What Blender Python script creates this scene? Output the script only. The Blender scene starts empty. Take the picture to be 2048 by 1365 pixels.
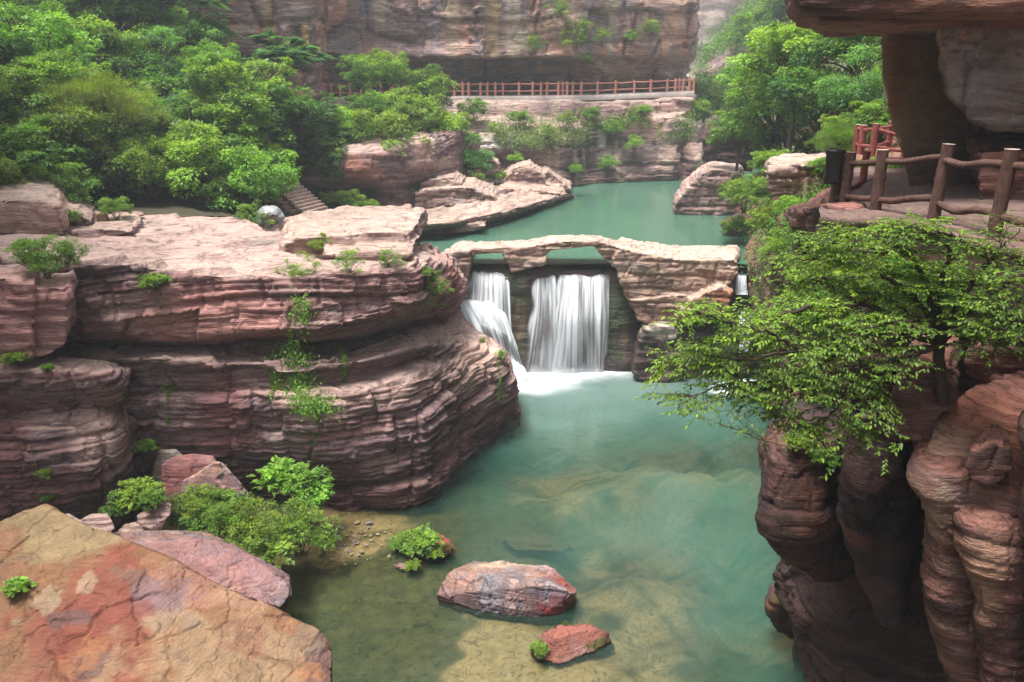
import bpy, bmesh, math, time
import numpy as np
from mathutils import Vector, Matrix
from math import radians, sin, cos, pi
T0 = time.time()
C = bpy.context.scene.collection
scene = bpy.context.scene
# ---------------------------------------------------------------- camera, sky, sun, exposure
CAM_Z = 14.0; PITCH = 19.5; F = 1500.0
cam_d = bpy.data.cameras.new('camera'); cam = bpy.data.objects.new('camera', cam_d); C.objects.link(cam)
cam.location = (0, 0, CAM_Z); cam.rotation_euler = (radians(90 - PITCH), 0, 0)
cam_d.sensor_width = 36.0; cam_d.lens = 36.0 * F / 2048.0; cam_d.clip_start = 0.1; cam_d.clip_end = 2000
scene.camera = cam
SUN_DIR = Vector((-0.24, -0.14, 0.96)).normalized()
world = bpy.data.worlds.new('World'); scene.world = world; world.use_nodes = True
wn = world.node_tree.nodes; wl = world.node_tree.links
bgn = wn['Background']; sky = wn.new('ShaderNodeTexSky'); sky.sky_type = 'NISHITA'; sky.sun_disc = False
sky.sun_elevation = math.asin(SUN_DIR.z); sky.sun_rotation = math.atan2(SUN_DIR.x, SUN_DIR.y)
sky.dust_density = 5.0; sky.air_density = 1.0; sky.ozone_density = 1.0
hs = wn.new('ShaderNodeHueSaturation'); hs.inputs['Saturation'].default_value = 0.22
wl.new(sky.outputs[0], hs.inputs['Color']); wl.new(hs.outputs[0], bgn.inputs[0]); bgn.inputs[1].default_value = 0.14
sl = bpy.data.lights.new('sun', 'SUN'); so = bpy.data.objects.new('sun', sl); C.objects.link(so)
sl.energy = 2.4; sl.angle = radians(16); sl.color = (1.0, 0.955, 0.89)
so.rotation_euler = SUN_DIR.to_track_quat('Z', 'Y').to_euler()
vs = scene.view_settings; vs.view_transform = 'Standard'; vs.look = 'None'; vs.gamma = 1.0; vs.use_curve_mapping = False
vs.exposure = 1.32
cy = scene.cycles
cy.use_denoising = True; cy.max_bounces = 7; cy.diffuse_bounces = 4; cy.glossy_bounces = 2
cy.transmission_bounces = 4; cy.transparent_max_bounces = 16; cy.volume_bounces = 1
cy.caustics_reflective = False; cy.caustics_refractive = False; cy.sample_clamp_indirect = 6.0

# ---------------------------------------------------------------- points from the survey of the view
CP, SP = cos(radians(PITCH)), sin(radians(PITCH))
def ray(px, py):
    xr = (px - 1024) / F; yr = (682.5 - py) / F
    return np.array((xr, CP + yr * SP, -SP + yr * CP))
def P(px, py, D):
    r = ray(px, py)
    if isinstance(D, str):
        t = (float(D[1:]) - CAM_Z) / r[2]
    else:
        t = D / r[1]
    return np.array((0, 0, CAM_Z)) + r * t

# ---------------------------------------------------------------- noise
def _h(ix, iy, iz, s):
    h = (ix.astype(np.uint32) * np.uint32(374761393)) ^ (iy.astype(np.uint32) * np.uint32(668265263)) ^ (iz.astype(np.uint32) * np.uint32(2246822519)) ^ np.uint32((s * 3266489917) & 0xffffffff)
    h = (h ^ (h >> np.uint32(13))) * np.uint32(1274126177)
    h = (h ^ (h >> np.uint32(15))) * np.uint32(2654435761)
    h = h ^ (h >> np.uint32(16))
    return h.astype(np.float32) / np.float32(2147483648.0) - np.float32(1)
def vn(x, y, z, s=0):
    """value noise in [-1,1]"""
    x = np.asarray(x, np.float32); y = np.asarray(y, np.float32); z = np.asarray(z, np.float32)
    x, y, z = np.broadcast_arrays(x, y, z)
    fx = np.floor(x); fy = np.floor(y); fz = np.floor(z)
    ix = fx.astype(np.int64); iy = fy.astype(np.int64); iz = fz.astype(np.int64)
    fx = x - fx; fy = y - fy; fz = z - fz
    ux = fx * fx * (3 - 2 * fx); uy = fy * fy * (3 - 2 * fy); uz = fz * fz * (3 - 2 * fz)
    def L(a, b, t): return a + (b - a) * t
    r0 = L(L(_h(ix, iy, iz, s), _h(ix + 1, iy, iz, s), ux), L(_h(ix, iy + 1, iz, s), _h(ix + 1, iy + 1, iz, s), ux), uy)
    r1 = L(L(_h(ix, iy, iz + 1, s), _h(ix + 1, iy, iz + 1, s), ux), L(_h(ix, iy + 1, iz + 1, s), _h(ix + 1, iy + 1, iz + 1, s), ux), uy)
    return L(r0, r1, uz)
def fbm(x, y, z, s=0, o=3, g=0.5):
    r = 0; a = 1.0; k = 1.0; n = 0
    for i in range(o):
        r = r + a * vn(x * k, y * k, z * k, s + i * 17); n += a; a *= g; k *= 2.03
    return r / n
def sstep(a, b, x):
    t = np.clip((x - a) / (b - a), 0, 1); return t * t * (3 - 2 * t)
def cell2(x, y, s=0):
    """2-D voronoi edge distance (F2-F1) and the cell's random number"""
    fx = np.floor(x); fy = np.floor(y)
    d1 = np.full(x.shape, 9.0, np.float32); d2 = d1.copy(); cid = np.zeros(x.shape, np.float32)
    for a in (-1, 0, 1):
        for b in (-1, 0, 1):
            ix = (fx + a).astype(np.int64); iy = (fy + b).astype(np.int64); z = np.zeros_like(ix)
            jx = fx + a + 0.5 + 0.45 * _h(ix, iy, z, s); jy = fy + b + 0.5 + 0.45 * _h(ix, iy, z + 1, s)
            d = np.hypot(x - jx, y - jy); c = _h(ix, iy, z + 2, s)
            nearer = d < d1
            d2 = np.where(nearer, d1, np.minimum(d2, d)); cid = np.where(nearer, c, cid); d1 = np.minimum(d1, d)
    return d2 - d1, cid

# ---------------------------------------------------------------- rock relief: beds, joints, ledges
def height(p, dip=(0.03, 0.0), warp=1.0, s=0):
    x, y, z = p[:, 0], p[:, 1], p[:, 2]
    return z + dip[0] * x + dip[1] * y + warp * (0.40 * vn(x / 7, y / 7, z / 9, s + 3) + 0.09 * vn(x / 2.2, y / 2.2, z / 3, s + 4) + 0.05 * vn(x / .6, y / .6, z / .8, s + 5))
def bed(h, p, t, s, lat, hard=False):
    x, y = p[:, 0], p[:, 1]
    q = h / t; q = q + 0.75 * vn(q * 0.45, x / lat / 9, y / lat / 9, s + 9)
    i = np.floor(q); f = q - i
    if hard:                                               # beds snapped into blocks along joints
        e, c = cell2(x / lat + i * 5.13 + .2 * vn(x / .5, y / .5, h / .3, s + 7), y / lat + i * 3.7, s + 8)
        g = np.minimum(f, 1 - f)
        return 0.75 * c + 0.25 * (1 - np.abs(2 * f - 1) ** 5) - 0.65 * np.exp(-(g / 0.09) ** 2) - .45 * np.exp(-(e / .05) ** 2)
    r = vn(x / lat, y / lat, i * 7.31, s + 11)
    r = np.tanh(r * 2.2)                                   # blocks broken off or left standing
    e = np.minimum(f, 1 - f)
    groove = np.exp(-(e / 0.13) ** 2)
    round_ = 1 - np.abs(2 * f - 1) ** 3
    return 0.62 * r + 0.42 * round_ - 0.5 * groove
def relief(p, n, o):
    """displace points p (normals n) into bedded rock"""
    s = o.get('seed', 1); k = o.get('scale', 1.0); amp = o.get('amp', 1.0)
    h = height(p, o.get('dip', (0.03, 0.0)), o.get('warp', 1.0) * k, s)
    x, y, z = p[:, 0], p[:, 1], p[:, 2]
    w = np.sqrt(np.clip(1 - n[:, 2] ** 2, 0, 1)) ** 1.2
    mod = 0.65 + 0.55 * vn(x / 3 / k, y / 3 / k, z / 3 / k, s + 60)
    d = 0.15 * bed(h, p, 1.15 * k, s, 1.7 * k, not o.get('soft')) + 0.095 * mod * bed(h, p, 0.40 * k, s + 20, .9 * k, not o.get('soft')) + 0.062 * bed(h, p, 0.16 * k, s + 40, .7 * k)
    if o.get('fine', True): d = d + 0.018 * bed(h, p, 0.065 * k, s + 50, .4 * k)
    d = d * w * o.get('bed', 1.0)
    lump = 0.24 * fbm(x / 3.4 / k, y / 3.4 / k, z / 3.0 / k, s + 70, 2) + 0.055 * fbm(x / .7 / k, y / .7 / k, z / .5 / k, s + 75, 3)
    d = d + lump * o.get('lump', 1.0)
    if o.get('joint', 1.0) > 0:
        a = x + 0.35 * vn(z / 1.5, x / 2, y / 2, s + 80); b = y + 0.35 * vn(z / 1.7, x / 2, y / 2, s + 81)
        e, c = cell2(a / 2.6 / k + 0.37, b / 2.6 / k + np.floor(h / (1.15 * k)) * 5.2, s + 83)
        d = d - (0.16 * np.exp(-(e / 0.035) ** 2) - 0.10 * c) * w * o.get('joint', 1.0) * sstep(-0.5, 0.2, vn(x / 5, y / 5, z / 3, s + 85) + 0.25)
    d = d * amp * k
    q = p + n * d[:, None]
    # ledges on the tops
    t = 0.17 * k * max(o.get('ledge', 1.0), .01)
    up = sstep(0.55, 0.9, n[:, 2])
    if 'flake' in o:                                        # thin plates split off a flat face
        a, fs = o['flake']
        for kk, (sc_, am) in enumerate(((1.0, 1.0), (.42, .55), (.17, .3))):
            f_ = fs * sc_; wx = x / f_ + .35 * fbm(x / f_ * 2, y / f_ * 2, z / f_ * 2, s + 95 + kk, 3); wy = (y * .8 - z * .6) / f_ * .75 + .35 * fbm(x / f_ * 2 + 9, y / f_ * 2, z / f_ * 2, s + 96 + kk, 3)
            e, c = cell2(wx, wy, s + 97 + kk); on = sstep(-.1, .25, vn(x / fs / 1.3, y / fs / 1.3, z / fs, s + 99 + kk))
            q = q + n * (a * am * (1.5 * c * on - 1.6 * np.exp(-(e / .035) ** 2) * on))[:, None]
    if o.get('ledge', 1) <= 0: return q
    hh = (q[:, 2] + 0.22 * k * fbm(x / 2.6 / k, y / 1.5 / k, 0 * z, s + 90, 3)) / t
    i = np.floor(hh); f = hh - i
    q[:, 2] += (i + sstep(0.72, 1.0, f) - hh) * t * up
    return q

# ---------------------------------------------------------------- albedo of the rock
def lin(r, g, b):
    f = lambda c: (c / 255 / 12.92) if c <= 10 else ((c / 255 + 0.055) / 1.055) ** 2.4
    return np.array((f(r), f(g), f(b)), np.float32)
PAL = {
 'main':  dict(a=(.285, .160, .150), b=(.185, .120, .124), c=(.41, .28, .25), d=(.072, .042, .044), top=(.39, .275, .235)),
 'back':  dict(a=(.38, .235, .205), b=(.27, .175, .165), c=(.46, .33, .255), d=(.13, .083, .077), top=(.42, .32, .27)),
 'shore': dict(a=(.40, .265, .225), b=(.30, .20, .18), c=(.50, .37, .29), d=(.16, .10, .09), top=(.38, .275, .225)),
 'bridge':dict(a=(.43, .29, .225), b=(.36, .22, .17), c=(.52, .40, .30), d=(.20, .12, .09), top=(.43, .33, .27)),
 'near':  dict(a=(.235, .112, .090), b=(.175, .088, .076), c=(.32, .19, .145), d=(.07, .038, .035), top=(.26, .115, .092)),
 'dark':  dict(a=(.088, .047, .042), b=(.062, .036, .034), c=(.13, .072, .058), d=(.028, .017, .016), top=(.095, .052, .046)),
 'grey':  dict(a=(.22, .17, .14), b=(.13, .105, .09), c=(.33, .27, .22), d=(.06, .05, .045), top=(.40, .34, .28)),
}
def rock_colour(p, n, o):
    pal = PAL[o.get('pal', 'main')]; s = o.get('seed', 1) + 200; k = o.get('scale', 1.0)
    A, B, Cc, D, Tp = [np.array(pal[q], np.float32)[None, :] for q in 'abcd'] + [np.array(pal['top'], np.float32)[None, :]]
    h = height(p, o.get('dip', (0.03, 0.0)), o.get('warp', 1.0) * k, s - 200)
    x, y, z = p[:, 0], p[:, 1], p[:, 2]
    s1 = sstep(-.35, .35, vn(h / .55 / k, x / 5, y / 5, s) + 0.5 * vn(h / .14 / k, x / 3, y / 3, s + 1))[:, None]
    c = A * s1 + B * (1 - s1)
    s2 = sstep(.25, .6, vn(h / .3 / k, x / 2.2, y / 2.2, s + 2) + .35 * fbm(x / .5, y / .5, h / .08, s + 3, 2))[:, None]
    c = c * (1 - .75 * s2) + Cc * .75 * s2
    s3 = sstep(.30, .7, vn(x / 2.5 / k, y / 2.5 / k, h / 1.3 / k, s + 4) + .5 * vn(x / .4, y / .4, h / .1, s + 5))[:, None]
    c = c * (1 - .7 * s3) + D * .7 * s3
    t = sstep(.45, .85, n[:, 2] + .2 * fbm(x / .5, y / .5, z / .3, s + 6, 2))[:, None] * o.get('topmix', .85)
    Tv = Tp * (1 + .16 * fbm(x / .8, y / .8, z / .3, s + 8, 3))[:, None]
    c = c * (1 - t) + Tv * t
    g_ = sstep(.15, .6, fbm(x / 1.9 / k, y / 1.9 / k, z / 1.0 / k, s + 15, 4))[:, None] * .45
    c = c * (1 - g_) + c.mean(1, keepdims=True) * np.array((1.12, 1.02, .96), np.float32) * g_      # grey lichen and weathering
    c = c * (1 + .16 * vn(x / 3.1 / k, y / 3.1 / k, z / 1.4 / k, s + 16))[:, None]
    if 'plates' in o:
        f_ = o['plates']
        for kk, fz in enumerate((f_, f_ * .37)):
            wx = x / fz + .45 * fbm(x / fz * 2, y / fz * 2, z / fz * 2, s + 17 + kk, 3); wy = (y * .8 - z * .6) / fz * .75 + .45 * fbm(x / fz * 2 + 9, y / fz * 2, z / fz * 2, s + 18 + kk, 3)
            e, cc_ = cell2(wx, wy, s + 19 + kk); on = sstep(0, .3, vn(x / f_ / 1.2, y / f_ / 1.2, z / f_, s + 22 + kk))
            c = c * (1 + .26 * cc_ * (.4 + .6 * on))[:, None] * (1 - .6 * on * np.exp(-(e / .03) ** 2))[:, None]; c = c * (1 + np.array((.10, -.02, -.12), np.float32)[None, :] * np.sin(cc_ * 9)[:, None])
    # thin dark cracks along and across the beds
    q = h / (.21 * k); q = q + .5 * vn(q, x / 1.5, y / 1.5, s + 12); e = np.abs(q - np.round(q))
    cr = np.exp(-(e / .07) ** 2) * sstep(0., .5, vn(x / .9, y / .9, q * .8, s + 13))
    c = c * (1 - .45 * cr * o.get('crack', 1))[:, None]
    c = c * (1 + .12 * fbm(x / .25 / k, y / .25 / k, z / .12 / k, s + 7, 2))[:, None]
    for st in o.get('stains', ()):                          # real marks and painted shade: (centre, radii, colour, strength)
        ctr, rad, col, a = st[:4]; sr = min(1.1 * k, .55 * float(np.sort(rad)[1]))
        dd = np.sqrt((((p - np.array(ctr)) / np.array(rad)) ** 2).sum(1))
        m = (sstep(1.15, o.get('edge', .55), dd + o.get('ragged', .45) * fbm(x / sr, y / sr, z / (sr if len(st) < 5 else st[4]), s + 30, 4)) * a)[:, None]
        c = c * (1 - m) + np.array(col, np.float32)[None, :] * m * (1 + .25 * fbm(x / .3, y / .3, z / .15, s + 31, 2))[:, None]
    if 'streak' in o:                                       # run-off stains down the face
        a, w, ln_ = o['streak']; q = vn(x / w, y / w, z / ln_, s + 50) + .5 * vn(x / w * 2.7, y / w * 2.7, z / ln_ * 1.6, s + 51)
        for m, cs in ((sstep(.35, .75, q) * a, (.46, .38, .27)), (sstep(.35, .8, -q) * a, (.12, .085, .085))):
            m = (m * (1 - t[:, 0]))[:, None]; c = c * (1 - m) + np.array(cs, np.float32)[None, :] * m
    if 'wet' in o:                                          # dark wet foot above the water line
        z0, z1, a = o['wet']
        m = (sstep(z1, z0, z + .5 * vn(x / 1.5, y / 1.5, z, s + 33)) * a)[:, None]
        c = c * (1 - m) + c * np.array((.42, .30, .32), np.float32)[None, :] * m
    if 'moss' in o:                                         # (strength, colour)
        a, col = o['moss'][:2]
        m = sstep(.05, .45, fbm(x / 1.2, y / 1.2, z / 1.6, s + 35, 3) + (n[:, 2] - .3) * .35 + a - .5)
        if len(o['moss']) > 2: m = m * sstep(o['moss'][2] + .4, o['moss'][2], z)
        m = m[:, None] * .9
        c = c * (1 - m) + np.array(col, np.float32)[None, :] * m * (1 + .4 * fbm(x / .2, y / .2, z / .2, s + 36, 2))[:, None]
    return np.clip(c, .01, .9)

# ---------------------------------------------------------------- meshes
def mk_mesh(name, v, f, col=None, extra=None, smooth=True, mat=None):
    v = np.asarray(v, np.float32); f = np.asarray(f, np.int32); nf, k = f.shape
    me = bpy.data.meshes.new(name)
    me.vertices.add(len(v)); me.vertices.foreach_set('co', v.ravel())
    me.loops.add(nf * k); me.loops.foreach_set('vertex_index', f.ravel())
    me.polygons.add(nf); me.polygons.foreach_set('loop_start', np.arange(0, nf * k, k, dtype=np.int32))
    if smooth: me.polygons.foreach_set('use_smooth', np.ones(nf, bool))
    if col is not None: set_col(me, 'Col', col)
    for kx, val in (extra or {}).items(): set_col(me, kx, val)
    me.update(calc_edges=True)
    if mat: me.materials.append(mat)
    return me
def set_col(me, name, col):
    a = me.attributes.new(name, 'FLOAT_COLOR', 'POINT')
    c = np.ones((len(me.vertices), 4), np.float32); c[:, :col.shape[1]] = col
    a.data.foreach_set('color', c.ravel())
def link(name, me, parent=None, label=None, cat=None, group=None, kind=None, loc=None):
    o = bpy.data.objects.new(name, me); C.objects.link(o)
    if parent is not None: o.parent = parent
    if loc is not None: o.location = loc
    if label: o['label'] = label
    if cat: o['category'] = cat
    if group: o['group'] = group
    if kind: o['kind'] = kind
    return o
def cr_axis(a, n):
    """Catmull-Rom resample of array a along axis 0 to n samples"""
    m = a.shape[0]; t = np.linspace(0, m - 1, n); i = np.clip(t.astype(int), 0, m - 2); f = (t - i)
    f = f.reshape((-1,) + (1,) * (a.ndim - 1))
    ext = np.concatenate([2 * a[:1] - a[1:2], a, 2 * a[-1:] - a[-2:-1]], 0)
    p0, p1, p2, p3 = ext[i], ext[i + 1], ext[i + 2], ext[i + 3]; T = 0.38
    m1 = (p2 - p0) * T; m2 = (p3 - p1) * T
    return (2 * f**3 - 3 * f**2 + 1) * p1 + (f**3 - 2 * f**2 + f) * m1 + (-2 * f**3 + 3 * f**2) * p2 + (f**3 - f**2) * m2
def even(a, step):
    """resample axis 0 so that steps are about even in length"""
    L = np.sqrt(((a[1:] - a[:-1]) ** 2).sum(-1))
    while L.ndim > 1: L = L.mean(1)
    d = np.concatenate([[0], np.cumsum(L)]); n = max(8, int(d[-1] / step))
    dense = cr_axis(a, (a.shape[0] - 1) * 24 + 1)
    L2 = np.sqrt(((dense[1:] - dense[:-1]) ** 2).sum(-1))
    while L2.ndim > 1: L2 = L2.mean(1)
    d2 = np.concatenate([[0], np.cumsum(L2)]); tt = np.linspace(0, d2[-1], n)
    idx = np.interp(tt, d2, np.arange(len(d2))); i = np.clip(idx.astype(int), 0, len(d2) - 2); f = (idx - i).reshape((-1,) + (1,) * (a.ndim - 1))
    return dense[i] * (1 - f) + dense[i + 1] * f
def grid_normals(g, wrap=False):
    if wrap:
        du = np.roll(g, -1, 1) - np.roll(g, 1, 1)
    else:
        du = np.gradient(g, axis=1)
    dv = np.gradient(g, axis=0)
    n = np.cross(du, dv); n /= np.maximum(np.linalg.norm(n, axis=-1, keepdims=True), 1e-9)
    return n
def grid_faces(R, K, wrap=False):
    i = np.arange(R - 1)[:, None]; j = np.arange(K if wrap else K - 1)[None, :]; j2 = (j + 1) % K
    a = i * K + j; b = i * K + j2; c = (i + 1) * K + j2; d = (i + 1) * K + j
    return np.stack([np.broadcast_to(q, (R - 1, j.shape[1])) for q in (a, b, c, d)], -1).reshape(-1, 4)
ROCKS = []
def sheet(name, rows, res, o, mat, toward=None, **kw):
    """a rock face from rows of control points (top to foot), each (px, py, depth or 'z..')"""
    g = np.array([[P(*c) if len(c) == 3 else np.array(c[:3]) for c in r] for r in rows], float)
    g = even(g, res); g = np.swapaxes(even(np.swapaxes(g, 0, 1), res), 0, 1)
    n = grid_normals(g)
    tw = np.array(toward if toward is not None else (0, 0, CAM_Z + 3))
    if ((tw - g) * n).sum(-1).mean() < 0: n = -n; flip = True
    else: flip = False
    R, K = g.shape[:2]
    p = relief(g.reshape(-1, 3), n.reshape(-1, 3), o)
    n2 = grid_normals(p.reshape(R, K, 3)).reshape(-1, 3)
    if flip: n2 = -n2
    ns = n.reshape(-1, 3) * .5 + n2 * .5; ns /= np.linalg.norm(ns, axis=1, keepdims=True) + 1e-9
    f = grid_faces(R, K)
    if not flip: f = f[:, ::-1] if False else f
    fn = np.cross(p[f[:200, 1]] - p[f[:200, 0]], p[f[:200, 2]] - p[f[:200, 0]])
    if (fn * n2[f[:200, 0]]).sum() < 0: f = f[:, ::-1]
    me = mk_mesh(name, p, f, rock_colour(p, ns, o), mat=mat)
    return link(name, me, **kw)
def tube_rock(name, rings, res, o, mat, sq=2.5, **kw):
    """closed upright rock from rings (pxL, pxR, py, Y, thickness): the outline at depth Y, rounded in plan"""
    th = np.linspace(0, 2 * pi, 40, endpoint=False)
    ca, sa = np.cos(th), np.sin(th)
    ex = np.sign(ca) * np.abs(ca) ** (2 / sq); ey = np.sign(sa) * np.abs(sa) ** (2 / sq)
    g = []
    for (l, r, py, Y, tk) in rings:
        a = P(l, py, Y); b = P(r, py, Y); c = (a + b) / 2; hw = np.linalg.norm(b - a) / 2
        dy = tk / 2 * (1 + ey); g.append(np.stack([c[0] + hw * ex + c[0] * dy / c[1], c[1] + dy, np.full(40, c[2])], 1))
    c0 = g[0].mean(0) + (0, 0, .05); c1 = g[-1].mean(0)
    g = [c0 + (g[0] - c0) * .02, c0 + (g[0] - c0) * .55 + (0, 0, .02)] + g + [c1 + (g[-1] - c1) * .02]
    g = np.array(g)
    g = even(g, res)
    per = np.linalg.norm(np.roll(g, -1, 1) - g, axis=-1).sum(1).max(); m = max(24, int(per / res))
    ext = np.concatenate([g[:, -3:], g, g[:, :4]], 1)
    t = np.linspace(3, 43, m, endpoint=False); i = t.astype(int); f = (t - i)[None, :, None]
    g = ext[:, i] * (1 - f) + ext[:, i + 1] * f
    n = grid_normals(g, True); ctr = g.mean((0, 1))
    if ((g - ctr) * n).sum(-1).mean() < 0: n = -n
    R, K = g.shape[:2]
    n[0] = (0, 0, 1); n[1:3] = n[1:3] * .3 + np.array((0, 0, .7))
    p = relief(g.reshape(-1, 3), n.reshape(-1, 3), o)
    n2 = grid_normals(p.reshape(R, K, 3), True).reshape(-1, 3)
    if (n2 * n.reshape(-1, 3)).sum() < 0: n2 = -n2
    ns = n.reshape(-1, 3) * .5 + n2 * .5
    fc = grid_faces(R, K, True)
    mid = fc[len(fc) // 2 - 100:len(fc) // 2 + 100]
    fn = np.cross(p[mid[:, 1]] - p[mid[:, 0]], p[mid[:, 2]] - p[mid[:, 0]])
    if (fn * n2[mid[:, 0]]).sum() < 0: fc = fc[:, ::-1]
    me = mk_mesh(name, p, fc, rock_colour(p, ns, o), mat=mat)
    return link(name, me, **kw)
def remesh_hulls(hulls, vox, smooth_iter=0):
    """one closed skin round several convex chunks"""
    bm = bmesh.new()
    for pts in hulls:
        b2 = bmesh.new()
        for q in pts: b2.verts.new(q)
        r = bmesh.ops.convex_hull(b2, input=b2.verts)
        bmesh.ops.delete(b2, geom=[v for v in b2.verts if not v.link_faces], context='VERTS')
        bmesh.ops.recalc_face_normals(b2, faces=b2.faces)
        m = {v: bm.verts.new(v.co) for v in b2.verts}
        for f in b2.faces: bm.faces.new([m[v] for v in f.verts])
        b2.free()
    me = bpy.data.meshes.new('tmp'); bm.to_mesh(me); bm.free()
    ob = bpy.data.objects.new('tmp', me); C.objects.link(ob)
    md = ob.modifiers.new('r', 'REMESH'); md.mode = 'VOXEL'; md.voxel_size = vox
    if smooth_iter:
        sm = ob.modifiers.new('s', 'SMOOTH'); sm.iterations = smooth_iter; sm.factor = .5
    dg = bpy.context.evaluated_depsgraph_get(); me2 = bpy.data.meshes.new_from_object(ob.evaluated_get(dg))
    nv = len(me2.vertices); p = np.empty(nv * 3, np.float32); me2.vertices.foreach_get('co', p)
    n = np.empty(nv * 3, np.float32); me2.vertices.foreach_get('normal', n)
    bpy.data.objects.remove(ob); bpy.data.meshes.remove(me)
    return me2, p.reshape(-1, 3).astype(float), n.reshape(-1, 3).astype(float)
def hull_rock(name, hulls, vox, o, mat, smooth_iter=1, **kw):
    me, p, n = remesh_hulls(hulls, vox, smooth_iter)
    q = relief(p, n, o)
    me.vertices.foreach_set('co', q.astype(np.float32).ravel()); me.update()
    nn = np.empty(len(p) * 3, np.float32); me.vertices.foreach_get('normal', nn); nn = nn.reshape(-1, 3)
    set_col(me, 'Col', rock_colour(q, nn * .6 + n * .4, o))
    me.polygons.foreach_set('use_smooth', np.ones(len(me.polygons), bool))
    me.name = name; me.materials.clear(); me.materials.append(mat)
    return link(name, me, **kw)
def slab_pts(poly, Y, th, skew=None):
    """outline traced at depth Y, given a real thickness th behind it"""
    a = [P(px, py, Y) for px, py in poly]
    sk = lambda q: skew if skew is not None else q[0] * th / Y * (.95 if q[0] > 3 else .8 if q[0] < -6 else 0)
    return [tuple(q) for q in a] + [(q[0] + sk(q), q[1] + th, q[2]) for q in a]

# ---------------------------------------------------------------- materials
def new_mat(name):
    m = bpy.data.materials.new(name); m.use_nodes = True; nt = m.node_tree; nt.nodes.clear()
    out = nt.nodes.new('ShaderNodeOutputMaterial'); return m, nt, out
def N(nt, t, **kw):
    n = nt.nodes.new(t)
    for k, v in kw.items():
        if k in n.inputs: n.inputs[k].default_value = v
        else: setattr(n, k, v)
    return n
def mathn(nt, op, a, b=None, clamp=False):
    n = nt.nodes.new('ShaderNodeMath'); n.operation = op; n.use_clamp = clamp
    for i, q in enumerate((a, b)):
        if q is None: continue
        if hasattr(q, 'links') or hasattr(q, 'is_linked'): nt.links.new(q, n.inputs[i])
        else: n.inputs[i].default_value = q
    return n.outputs[0]
def rock_mat(name, k=1.0, bump=0.06, rough=0.85, spec=0.25, lines=True):
    m, nt, out = new_mat(name); L = nt.links.new
    b = N(nt, 'ShaderNodeBsdfPrincipled'); b.inputs['Roughness'].default_value = rough; b.inputs['Specular IOR Level'].default_value = spec
    at = N(nt, 'ShaderNodeAttribute', attribute_name='Col'); geo = N(nt, 'ShaderNodeNewGeometry')
    def stretched(sx, sz, scale, det, w=0.0):
        mp = N(nt, 'ShaderNodeMapping'); mp.inputs['Scale'].default_value = (sx, sx, sz); L(geo.outputs['Position'], mp.inputs['Vector'])
        n = N(nt, 'ShaderNodeTexNoise'); n.inputs['Scale'].default_value = scale; n.inputs['Detail'].default_value = det; n.inputs['Roughness'].default_value = .62
        n.inputs['Distortion'].default_value = w
        L(mp.outputs[0], n.inputs['Vector']); return n.outputs['Fac']
    n1 = stretched(.35, 2.6, 3.0 / k, 5, .4); n2 = stretched(1, 1.3, 9.0 / k, 6); n3 = stretched(.6, 6, 4.5 / k, 3, .5)
    vr = N(nt, 'ShaderNodeTexVoronoi'); vr.feature = 'DISTANCE_TO_EDGE'; vr.inputs['Scale'].default_value = 1.1 / k
    mp = N(nt, 'ShaderNodeMapping'); mp.inputs['Scale'].default_value = (.8, .8, 1.6)
    nd = N(nt, 'ShaderNodeTexNoise'); nd.inputs['Scale'].default_value = 1.7 / k; nd.inputs['Detail'].default_value = 4
    mixv = N(nt, 'ShaderNodeMix', data_type='VECTOR'); mixv.inputs[0].default_value = .22
    L(geo.outputs['Position'], nd.inputs['Vector']); L(geo.outputs['Position'], mixv.inputs[4]); L(nd.outputs['Color'], mixv.inputs[5])
    L(mixv.outputs[1], mp.inputs['Vector']); L(mp.outputs[0], vr.inputs['Vector'])
    ck = mathn(nt, 'MAXIMUM', mathn(nt, 'MULTIPLY', vr.outputs['Distance'], 26.0, True), mathn(nt, 'MULTIPLY', mathn(nt, 'SUBTRACT', nd.outputs['Fac'], .40), 9.0, True), True)         # thin cracks
    hsum = mathn(nt, 'ADD', mathn(nt, 'MULTIPLY', n1, 1.0), mathn(nt, 'MULTIPLY', n2, .55))
    hsum = mathn(nt, 'ADD', hsum, mathn(nt, 'MULTIPLY', n3, .8)); hsum = mathn(nt, 'ADD', hsum, mathn(nt, 'MULTIPLY', ck, .3))
    bp = N(nt, 'ShaderNodeBump'); bp.inputs['Strength'].default_value = 1.0; bp.inputs['Distance'].default_value = bump * k
    L(hsum, bp.inputs['Height']); L(bp.outputs[0], b.inputs['Normal'])
    ln_ = stretched(.22, 9, 5.5 / k, 4, .8)
    # colour: albedo from the mesh, fine mineral grain
    mr = N(nt, 'ShaderNodeMapRange'); mr.inputs[1].default_value = .3; mr.inputs[2].default_value = .7; mr.inputs[3].default_value = .68; mr.inputs[4].default_value = 1.30
    L(mathn(nt, 'MULTIPLY', mathn(nt, 'ADD', n3, n2), .5), mr.inputs[0])
    ck2 = N(nt, 'ShaderNodeMapRange'); ck2.inputs[3].default_value = .72; L(ck, ck2.inputs[0])
    lr = N(nt, 'ShaderNodeMapRange'); lr.inputs[1].default_value = .36; lr.inputs[2].default_value = .47; lr.inputs[3].default_value = .45; L(ln_, lr.inputs[0])
    mul = mathn(nt, 'MULTIPLY', mathn(nt, 'MULTIPLY', mr.outputs[0], ck2.outputs[0]), lr.outputs[0] if lines else 1.0)
    sc = N(nt, 'ShaderNodeVectorMath', operation='SCALE'); L(at.outputs['Color'], sc.inputs[0]); L(mul, sc.inputs['Scale'])
    L(sc.outputs[0], b.inputs['Base Color']); L(b.outputs[0], out.inputs[0])
    return m
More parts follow.
